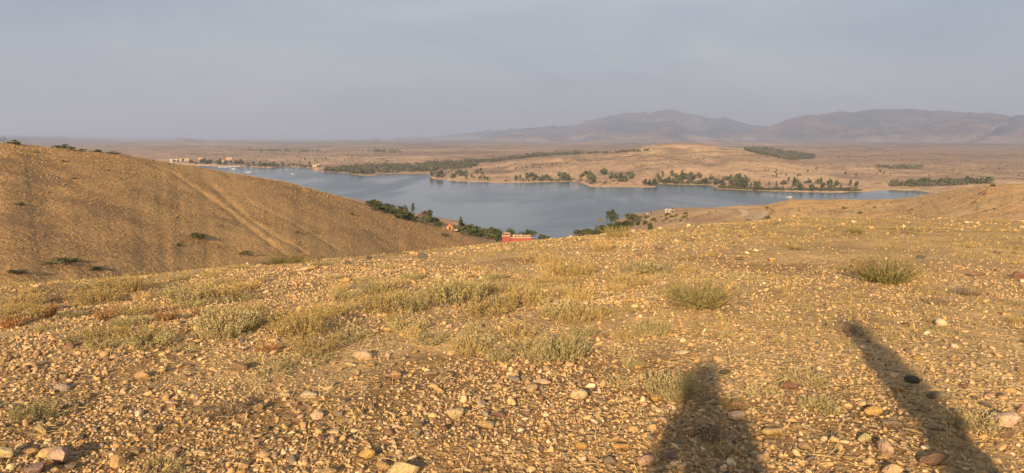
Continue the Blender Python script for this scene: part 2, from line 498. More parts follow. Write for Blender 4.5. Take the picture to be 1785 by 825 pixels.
# foreground earth: fine grit over brown soil
def ground_mat():
    m, nd, lk, p = mat("stony_earth")
    P = pos(nd)
    big = noise(nd, lk, P, 0.55, 5, 0.6, 0.4)
    fine = noise(nd, lk, P, 22, 4, 0.7)
    r = ramp(nd, [(0.33, (0.37, 0.235, 0.098)), (0.5, (0.50, 0.325, 0.14)), (0.68, (0.58, 0.39, 0.172))]); lk.new(big, r.inputs["Fac"])
    r3 = ramp(nd, [(0.34, (0.52, 0.5, 0.48)), (0.5, (1, 1, 1)), (0.68, (1.35, 1.32, 1.25))]); lk.new(fine, r3.inputs["Fac"])
    c = mixc(nd, lk, 1.0, r.outputs["Color"], r3.outputs["Color"], 'MULTIPLY')
    at = nd.new("ShaderNodeAttribute"); at.attribute_name = "dark_earth"
    c = mixc(nd, lk, at.outputs["Fac"], c, mixc(nd, lk, 1.0, c, (0.56, 0.49, 0.42), 'MULTIPLY'))
    v = N(nd, "ShaderNodeTexVoronoi", Scale=62.0); lk.new(P, v.inputs["Vector"])
    rv = ramp(nd, [(0.0, (0.20, 0.14, 0.08)), (0.35, (0.36, 0.24, 0.12)), (0.7, (0.50, 0.36, 0.19)), (1.0, (0.6, 0.46, 0.28))])
    lk.new(v.outputs["Color"], rv.inputs["Fac"])
    msk = ramp(nd, [(0.0, (1, 1, 1)), (0.55, (0.0, 0.0, 0.0))]); lk.new(v.outputs["Distance"], msk.inputs["Fac"])
    c = mixc(nd, lk, msk.outputs["Color"], c, rv.outputs["Color"])
    lk.new(c, p.inputs["Base Color"])
    # a mosaic of coarser chips that carries on where single stones get too small to build
    v3 = N(nd, "ShaderNodeTexVoronoi", Scale=21.0); lk.new(P, v3.inputs["Vector"])
    rv3 = ramp(nd, [(0.0, (0.27, 0.17, 0.08)), (0.3, (0.46, 0.30, 0.13)), (0.65, (0.62, 0.42, 0.195)), (1.0, (0.70, 0.51, 0.27))])
    lk.new(v3.outputs["Color"], rv3.inputs["Fac"])
    m3 = ramp(nd, [(0.38, (1, 1, 1)), (0.58, (0.0, 0.0, 0.0))]); lk.new(v3.outputs["Distance"], m3.inputs["Fac"])
    pn = noise(nd, lk, P, 1.3, 4, 0.6)
    pr = ramp(nd, [(0.40, (0.12, 0.12, 0.12)), (0.54, (0.9, 0.9, 0.9))]); lk.new(pn, pr.inputs["Fac"])
    fm = mixc(nd, lk, 1.0, m3.outputs["Color"], pr.outputs["Color"], 'MULTIPLY')
    c = mixc(nd, lk, fm, c, mixc(nd, lk, 1.0, rv3.outputs["Color"], r3.outputs["Color"], 'MULTIPLY'))
    lk.new(c, p.inputs["Base Color"])
    inv = N(nd, "ShaderNodeMath", operation='SUBTRACT'); inv.inputs[0].default_value = 1.0; lk.new(v.outputs["Distance"], inv.inputs[1])
    b = nd.new("ShaderNodeBump"); b.inputs["Strength"].default_value = 0.9; b.inputs["Distance"].default_value = 0.009
    lk.new(inv.outputs[0], b.inputs["Height"])
    b3 = nd.new("ShaderNodeBump"); b3.inputs["Strength"].default_value = 1.0; b3.inputs["Distance"].default_value = 0.022
    lk.new(fm, b3.inputs["Height"]); lk.new(b.outputs["Normal"], b3.inputs["Normal"])
    b2 = nd.new("ShaderNodeBump"); b2.inputs["Strength"].default_value = 0.8; b2.inputs["Distance"].default_value = 0.022
    lk.new(fine, b2.inputs["Height"]); lk.new(b3.outputs["Normal"], b2.inputs["Normal"])
    lk.new(b2.outputs["Normal"], p.inputs["Normal"])
    return m

M_ground = ground_mat()
M_hill = terrain_mat("dry_hillside", (0.30, 0.18, 0.080), (0.36, 0.22, 0.095), (0.41, 0.255, 0.108), 0.014, 0.11, 1.1, 0.5, 0.9,
                     bare=(0.45, 0.275, 0.115), spots=(0.24, 0.15, 0.075), spot_scale=0.045, spot_at=0.57)
M_spur = terrain_mat("ochre_spur", (0.42, 0.27, 0.135), (0.49, 0.32, 0.155), (0.55, 0.365, 0.175), 0.03, 0.2, 1.5, 0.4, 1.2,
                     bare=(0.56, 0.33, 0.155), spots=(0.34, 0.22, 0.11), spot_scale=0.25, spot_at=0.63)
M_near = terrain_mat("near_shore_earth", (0.30, 0.19, 0.11), (0.38, 0.25, 0.145), (0.44, 0.30, 0.17), 0.02, 0.12, 0.8, 0.4, 0.9,
                     bare=(0.5, 0.33, 0.17), spots=(0.24, 0.16, 0.09), spot_scale=0.2, spot_at=0.63)
M_far = terrain_mat("dry_grassland", (0.30, 0.20, 0.13), (0.40, 0.27, 0.165), (0.48, 0.33, 0.195), 0.0030, 0.016, 0.10, 3.0, 0.05,
                    bare=(0.45, 0.31, 0.175), spots=(0.15, 0.115, 0.08), spot_scale=0.010, spot_at=0.60)
M_plain = terrain_mat("dusty_plain", (0.20, 0.145, 0.11), (0.31, 0.225, 0.16), (0.42, 0.305, 0.21), 0.0007, 0.004, 0.02, 10.0, 0.012,
                      bare=(0.5, 0.36, 0.22), spots=(0.17, 0.14, 0.11), spot_scale=0.003, spot_at=0.58)
M_mount = terrain_mat("mountain_scrub", (0.07, 0.06, 0.06), (0.125, 0.095, 0.085), (0.20, 0.15, 0.12), 0.0007, 0.0025, 0.01, 90.0, 0.002,
                      bare=(0.26, 0.19, 0.14), spots=(0.050, 0.062, 0.070), spot_scale=0.0011, spot_at=0.50)

def water_mat():
    m, nd, lk, p = mat("lake_water")
    P = pos(nd)
    mp = nd.new("ShaderNodeMapping"); mp.inputs["Scale"].default_value = (1, 0.45, 1); lk.new(P, mp.inputs["Vector"])
    wind = noise(nd, lk, mp.outputs["Vector"], 0.0042, 4, 0.55, 1.2)
    r = ramp(nd, [(0.44, (0.075, 0.100, 0.118)), (0.55, (0.135, 0.158, 0.165))]); lk.new(wind, r.inputs["Fac"])
    lk.new(r.outputs["Color"], p.inputs["Base Color"])
    rr = ramp(nd, [(0.42, (0.24, 0.24, 0.24)), (0.56, (0.11, 0.11, 0.11))]); lk.new(wind, rr.inputs["Fac"])
    lk.new(rr.outputs["Color"], p.inputs["Roughness"])
    p.inputs["IOR"].default_value = 1.33
    p.inputs["Specular IOR Level"].default_value = 0.5
    n1 = noise(nd, lk, P, 0.55, 5, 0.6)
    b = nd.new("ShaderNodeBump"); b.inputs["Distance"].default_value = 0.08; b.inputs["Strength"].default_value = 0.3
    lk.new(n1, b.inputs["Height"]); lk.new(b.outputs["Normal"], p.inputs["Normal"])
    return m
M_water = water_mat()

def flat_mat(name, col, var=0.25, scale=8.0, rough=0.9, bump=0.0):
    m, nd, lk, p = mat(name)
    tc = nd.new("ShaderNodeTexCoord")
    n = noise(nd, lk, tc.outputs["Object"], scale, 4, 0.6)
    r = ramp(nd, [(0.3, tuple(c * (1 - var) for c in col)), (0.7, tuple(min(c * (1 + var), 0.95) for c in col))]); lk.new(n, r.inputs["Fac"])
    lk.new(r.outputs["Color"], p.inputs["Base Color"]); p.inputs["Roughness"].default_value = rough
    if bump:
        b = nd.new("ShaderNodeBump"); b.inputs["Distance"].default_value = bump; lk.new(n, b.inputs["Height"]); lk.new(b.outputs["Normal"], p.inputs["Normal"])
    return m

def leaf_mat(name, c1, c2, scale=3.0, trans=0.15):
    m, nd, lk, p = mat(name)
    P = pos(nd)
    n = noise(nd, lk, P, scale, 3, 0.6)
    oi = nd.new("ShaderNodeObjectInfo")
    r = ramp(nd, [(0.32, c1), (0.68, c2)]); lk.new(n, r.inputs["Fac"])
    v = ramp(nd, [(0.0, (0.75, 0.78, 0.72)), (1.0, (1.25, 1.2, 1.2))]); lk.new(oi.outputs["Random"], v.inputs["Fac"])
    c = mixc(nd, lk, 1.0, r.outputs["Color"], v.outputs["Color"], 'MULTIPLY')
    lk.new(c, p.inputs["Base Color"])
    p.inputs["Roughness"].default_value = 0.75
    t = nd.new("ShaderNodeBsdfTranslucent"); lk.new(c, t.inputs["Color"])
    mx = nd.new("ShaderNodeMixShader"); mx.inputs[0].default_value = trans
    out = nd["Material Output"]
    lk.new(p.outputs[0], mx.inputs[1]); lk.new(t.outputs[0], mx.inputs[2]); lk.new(mx.outputs[0], out.inputs["Surface"])
    return m

def stone_mat(name, source):
    """source 'object': colour from the object's own colour; 'attr': from the stone's colour attribute"""
    m, nd, lk, p = mat(name)
    if source == 'object':
        c0 = nd.new("ShaderNodeObjectInfo").outputs["Color"]
        tc = nd.new("ShaderNodeTexCoord").outputs["Object"]; sc = 2.2
    else:
        a = nd.new("ShaderNodeAttribute"); a.attribute_name = "tint"; c0 = a.outputs["Color"]
        tc = pos(nd); sc = 45.0
    n1 = noise(nd, lk, tc, sc, 5, 0.65, 0.3)
    n2 = noise(nd, lk, tc, sc * 9, 3, 0.6)
    r1 = ramp(nd, [(0.3, (0.68, 0.66, 0.64)), (0.5, (1, 1, 1)), (0.72, (1.22, 1.2, 1.16))]); lk.new(n1, r1.inputs["Fac"])
    r2 = ramp(nd, [(0.3, (0.82, 0.82, 0.82)), (0.7, (1.12, 1.12, 1.12))]); lk.new(n2, r2.inputs["Fac"])
    c = mixc(nd, lk, 1.0, c0, r1.outputs["Color"], 'MULTIPLY')
    c = mixc(nd, lk, 1.0, c, r2.outputs["Color"], 'MULTIPLY')
    lk.new(c, p.inputs["Base Color"]); p.inputs["Roughness"].default_value = 0.85
    if source == 'object':
        b = nd.new("ShaderNodeBump"); b.inputs["Distance"].default_value = 0.12; b.inputs["Strength"].default_value = 0.7
        lk.new(n1, b.inputs["Height"]); lk.new(b.outputs["Normal"], p.inputs["Normal"])
    return m
M_stone = stone_mat("stone", 'object')
M_gravel = stone_mat("gravel_stone", 'attr')

M_straw = flat_mat("straw", (0.58, 0.43, 0.20), 0.25, 4)
M_twig = flat_mat("plant_stem", (0.26, 0.17, 0.09), 0.3, 20)
M_bark = flat_mat("bark", (0.13, 0.095, 0.065), 0.3, 3)
M_sage = leaf_mat("sage_leaf", (0.29, 0.255, 0.115), (0.48, 0.41, 0.20), 9)
M_olive = leaf_mat("olive_leaf", (0.33, 0.25, 0.09), (0.52, 0.39, 0.155), 9)
M_green = leaf_mat("green_twig", (0.15, 0.155, 0.05), (0.27, 0.25, 0.085), 7)
M_rust = leaf_mat("rust_leaf", (0.30, 0.12, 0.05), (0.42, 0.22, 0.09), 9)
M_yellow = leaf_mat("dry_gold_leaf", (0.42, 0.28, 0.10), (0.58, 0.40, 0.16), 9)
M_grey = leaf_mat("dead_grey_twig", (0.17, 0.13, 0.10), (0.27, 0.21, 0.16), 9)
M_tree = leaf_mat("tree_leaf", (0.040, 0.052, 0.020), (0.085, 0.098, 0.036), 0.35, 0.1)
M_treefar = leaf_mat("far_tree_leaf", (0.052, 0.062, 0.036), (0.105, 0.112, 0.062), 0.06, 0.1)  # greyer, lighter green: distance haze mixed into the leaf colour
M_bushy = leaf_mat("shrub_leaf", (0.07, 0.075, 0.030), (0.14, 0.135, 0.055), 0.3, 0.1)
M_mauve = leaf_mat("mauve_scrub_leaf", (0.13, 0.095, 0.075), (0.21, 0.15, 0.12), 0.4, 0.1)
M_tussock = flat_mat("tussock_grass", (0.30, 0.19, 0.083), 0.35, 0.35)

# ------------------------------------------------------------------ terrain sheets
def polar_grid(ths, rs):
    T, R = np.meshgrid(ths, rs, indexing='ij')
    return np.sin(T) * R, np.cos(T) * R
def grid_faces(nt, nr, wrap=False):
    i = np.arange(nt if wrap else nt - 1)[:, None]; j = np.arange(nr - 1)[None, :]
    i2 = (i + 1) % nt
    return np.stack([i * nr + j, i * nr + j + 1, i2 * nr + j + 1, i2 * nr + j], -1).reshape(-1, 4)

R_G = 50.0
def earth_mask(x, y):
    return sstep(-.25, .3, 1.3 * fbm(x, y, 1.6, 4, 230) + 0.75 * (1 - sstep(3.6, 6.4, np.hypot(x, y))) - 0.25 - 0.10 * x / (1 + 0.2 * np.hypot(x, y)))
dense = np.radians(np.linspace(-44, 44, 560))
rest = np.radians(np.linspace(44, 316, 70))[1:-1]
ths = np.concatenate([dense, rest])
rs = np.concatenate([[0.02, 0.3, 0.7, 1.1, 1.5, 1.9], np.geomspace(2.2, R_G, 300)])
X, Y = polar_grid(ths, rs)
Z = near_height(X, Y)
me = np_mesh("ground", np.stack([X, Y, Z], -1).reshape(-1, 3), grid_faces(len(ths), len(rs), True)[:, ::-1], True, [M_ground],
             attrs={"dark_earth": ('FLOAT', np.clip(earth_mask(X, Y), 0, 1).reshape(-1))})
tag(link("ground", me), kind="structure")

gullies = [[(262, 285), (300, 300), (345, 330), (395, 365), (440, 400), (480, 430), (515, 455)],
           [(368, 322), (400, 352), (440, 385), (480, 412), (530, 440)],
           [(392, 300), (403, 312)], [(430, 352), (490, 378), (540, 405), (585, 432)]]
gully_w = [[tuple(hit(*p)[:2]) for p in g] for g in gullies]
swath = [tuple(hit(*p)[:2]) for p in [(330, 292), (400, 322), (450, 350), (520, 385), (590, 425), (640, 440)]]

ths = np.radians(np.linspace(-48, 48, 560))
rs = np.concatenate([np.geomspace(R_G - 1.0, 330, 250), np.linspace(332, SPLIT + 30, 110)])
X, Y = polar_grid(ths, rs)
parts = height_parts(X, Y)
Z = near_height(X, Y)
gd = np.minimum.reduce([polyline_dist(X, Y, g) for g in gully_w])
wob = 1.5 * fbm(X, Y, 9, 3, 150)
Z = Z - 0.4 * np.exp(-((gd + wob * 0.5) / 1.3) ** 2)
Z[:, 0] -= 0.05
sw = polyline_dist(X, Y, swath)
bare_hill = np.clip(np.maximum(0.7 * np.exp(-((sw + 7 * wob) / 11.0) ** 2), 0.6 * np.exp(-((gd + wob) / 1.6) ** 2)), 0, 1)
# orange eroded bands on the spur, paler earth cuts on the knoll
thg = np.arctan2(X, Y); rg = np.hypot(X, Y)
band = np.exp(-((rg - (118 + 14 * np.sin(thg * 9) + 10 * fbm(X, Y, 30, 3, 151))) / 7.0) ** 2) * sstep(math.radians(20), math.radians(26), thg)
band = np.maximum(band, 0.9 * sstep(0.08, 0.3, fbm(X, Y, 40, 3, 152)))
knl = 0.8 * sstep(0.12, 0.35, fbm(X, Y, 30, 3, 153))
comp = np.argmax(np.stack([parts[0], parts[1] , parts[2], parts[3], parts[4]]), 0)
bare = np.where(comp == 2, bare_hill, np.where(comp == 3, band, knl))
V = np.stack([X, Y, Z], -1).reshape(-1, 3)
F = grid_faces(len(ths), len(rs))[:, ::-1]
fc = comp.reshape(-1)[F[:, 0]]
def sub_mesh(name, sel, m):
    f = F[sel]
    used, inv = np.unique(f.ravel(), return_inverse=True)
    me = np_mesh(name, V[used], inv.reshape(-1, 4), True, [m], attrs={"bare": ('FLOAT', bare.reshape(-1)[used])})
    return tag(link(name, me), kind="structure")
sub_mesh("hillside", fc == 2, M_hill)
sub_mesh("ridge_terrain", fc == 3, M_spur)
sub_mesh("near_shore_terrain", (fc != 2) & (fc != 3), M_near)
HILL_GRID = (X, Y)

ths = np.radians(np.linspace(-46, 46, 560))
def far_sheet(name, rs, m, lower_first=0.0):
    X, Y = polar_grid(ths, rs)
    Z = far_height(X, Y)
    Z[:, 0] -= lower_first
    b = 0.9 * sstep(0.1, 0.34, fbm(X, Y, 420, 4, 160)) * (1 - sstep(2500, 6000, np.hypot(X, Y)) * 0.6)
    d = np.hypot(X, Y) - np.interp(np.arctan2(X, Y), FS_T, FS_R)
    b = np.maximum(b, 0.9 * (1 - sstep(8, 30, d)))
    if name == "mountains": b = 1 - sstep(30, 130, Z + 110 * fbm(X, Y, 1500, 4, 161))
    R_ = np.hypot(X, Y); T_ = np.arctan2(X, Y)
    sc = sstep(math.radians(17), math.radians(26), T_ + .12 * fbm(X, Y, 900, 3, 250)) * sstep(1500, 2300, R_ + 500 * fbm(X, Y, 700, 3, 251))
    sc = np.maximum(sc * .75, .85 * sstep(.08, .3, fbm(X, Y, 650, 5, 252)) * sstep(1100, 1700, R_))
    sc = np.maximum(sc, .7 * sstep(.12, .25, fbm(X * .5, Y * 1.4, 180, 4, 253)))
    sc = np.maximum(sc, .4 * sstep(1950, 2700, R_ + 300 * fbm(X, Y, 500, 3, 255)) * (1 - .5 * sstep(.05, .3, fbm(X * .4, Y * 1.6, 300, 4, 256))))  # land farther back tinted darker and mauve, haze put into the colour
    sc = np.maximum(sc, .75 * fold(X, Y, 420, 400) * (R_ < 2300) * sstep(40, 200, d))  # shade painted along the gullies of the nearer hills
    sc = np.maximum(sc, .85 * fold(X, Y, 620, 401) * sstep(1900, 2400, R_))  # same painted gully shade on the hills behind
    if name == "mountains": sc = .95 * np.maximum(fold(X, Y, 2200, 402), .8 * fold(X, Y, 1100, 403)) * sstep(8200, 9000, R_)  # mountains: only relief shading painted along the folds, no plants
    b = b * (1 - .7 * sc)
    me = np_mesh(name, np.stack([X, Y, Z], -1).reshape(-1, 3), grid_faces(len(ths), len(rs))[:, ::-1], True, [m], attrs={"bare": ('FLOAT', b.reshape(-1)), "scrub": ('FLOAT', sc.reshape(-1))})  # the scrub attribute also holds painted fold shade and haze tone
    return tag(link(name, me), kind="structure")
far_sheet("far_shore_terrain", np.concatenate([np.linspace(SPLIT - 10, 1900, 170), np.geomspace(1910, 3600, 60)]), M_far)
far_sheet("plain_terrain", np.geomspace(3590, 7600, 60), M_plain, 2.0)
far_sheet("mountains", np.geomspace(7580, 46000, 120), M_mount, 3.0)

# the lake: one sheet at z = 0 reaching under both shores
me = np_mesh("lake", np.array([(-3600, 250, 0), (3600, 250, 0), (3600, 3200, 0), (-3600, 3200, 0)]), np.array([[0, 1, 2, 3]]), False, [M_water])
tag(link("lake", me), kind="structure")

# dirt road on the low headland
def ribbon(name, pts_px, width, m, lift):
    P = [hit(*p) for p in pts_px]
    Q = []
    for i in range(len(P) - 1):
        for t in np.linspace(0, 1, 9)[:-1]: Q.append(P[i].lerp(P[i + 1], t))
    Q.append(P[-1])
    V, F = [], []
    for i, q in enumerate(Q):
        d = (Q[min(i + 1, len(Q) - 1)] - Q[max(i - 1, 0)]); d.z = 0; d.normalize()
        n = Vector((-d.y, d.x, 0))
        for k in (-1, -0.33, 0.33, 1):
            a = q + n * (k * width / 2)
            V.append((a.x, a.y, float(height(a.x, a.y)) + lift))
        if i:
            for k in range(3): F.append((4 * i - 4 + k, 4 * i - 3 + k, 4 * i + 1 + k, 4 * i + k))
    me = bpy.data.meshes.new(name); me.from_pydata(V, [], F); me.materials.append(m); me.update()
    return tag(link(name, me), kind="structure")
M_road = flat_mat("pale_road_dust", (0.50, 0.37, 0.23), 0.12, 0.2)
ribbon("dirt_road", [(1272, 365.5), (1288, 366), (1298, 370), (1312, 376), (1330, 382)], 3.0, M_road, 0.2)

# ------------------------------------------------------------------ stones
def ico(sub):
    bm_me = bpy.data.meshes.new("tmp")
    import bmesh
    bm = bmesh.new(); bmesh.ops.create_icosphere(bm, subdivisions=sub, radius=1.0)
    bm.verts.ensure_lookup_table()
    V = np.array([v.co[:] for v in bm.verts]); F = np.array([[v.index for v in f.verts] for f in bm.faces])
    bm.free(); bpy.data.meshes.remove(bm_me)
    return V, F
OCT_V = np.array([(1, 0, 0), (0, 1, 0), (-1, 0, 0), (0, -1, 0), (0, 0, 1), (0, 0, -1)], float)
OCT_F = np.array([(0, 1, 4), (1, 2, 4), (2, 3, 4), (3, 0, 4), (1, 0, 5), (2, 1, 5), (3, 2, 5), (0, 3, 5)])

def stone_shape(base, seed, angular):
    r = np.random.default_rng(seed)
    V = base.copy()
    for _ in range(11 if angular else 6):
        n = r.normal(size=3); n /= np.linalg.norm(n)
        d = r.uniform(0.48, 0.78) if angular else r.uniform(0.72, 0.92)
        t = V @ n
        V = V - np.outer(np.maximum(t - d, 0) * (0.95 if angular else 0.7), n)
    ph = r.uniform(0, 6, 3)
    V = V * (1 + 0.07 * np.sin(V[:, [1, 2, 0]] * 3.1 + ph) + 0.05 * np.sin(V[:, [2, 0, 1]] * 5.3 + ph)).mean(1, keepdims=True)
    V = V * (1 + r.normal(0, 0.018, (len(V), 1)))
    V[:, 0] *= r.uniform(1.0, 1.3); V[:, 1] *= r.uniform(0.75, 1.0); V[:, 2] *= r.uniform(0.6, 0.85)
    return V / np.abs(V[:, :2]).max()

I3, F3 = ico(3); I2, F2 = ico(2); I1, F1 = ico(1)
if len(I1) > 12: pass
STONES = [np_mesh("stone", stone_shape(I3, 200 + i, i % 4 != 3), F3, True, [M_stone]) for i in range(12)]

PAL = {"cream": (0.60, 0.43, 0.235), "pale": (0.64, 0.50, 0.32), "ochre": (0.52, 0.335, 0.15), "orange": (0.60, 0.35, 0.125), "tan": (0.46, 0.31, 0.155),
       "grey": (0.23, 0.19, 0.145), "darkgrey": (0.13, 0.11, 0.09), "brown": (0.24, 0.14, 0.085), "red": (0.25, 0.155, 0.10), "pink": (0.50, 0.35, 0.23),
       "olive": (0.27, 0.21, 0.11), "mauve": (0.28, 0.195, 0.14)}
pal_names = ["cream", "ochre", "tan", "pale", "pink", "grey", "brown", "orange", "olive", "darkgrey", "red", "mauve"]
pal_p = np.array([0.15, 0.23, 0.26, 0.03, 0.07, 0.08, 0.07, 0.03, 0.04, 0.02, 0.01, 0.02]); pal_p /= pal_p.sum()
PALA = np.array([PAL[n] for n in pal_names])

def put_stone(name, x, y, width, aspect, rz, tint, mesh, tall=1.0, sink=0.3):
    z = float(near_height(x, y))
    o = link(name, mesh, None, (x, y, z + width * 0.5 * 0.7 * tall * (1 - 2 * sink)), (random.uniform(-.2, .2), random.uniform(-.2, .2), rz),
             (width / 2, width / 2 * aspect, width / 2 * tall))
    o.color = (*tint, 1)
    return o

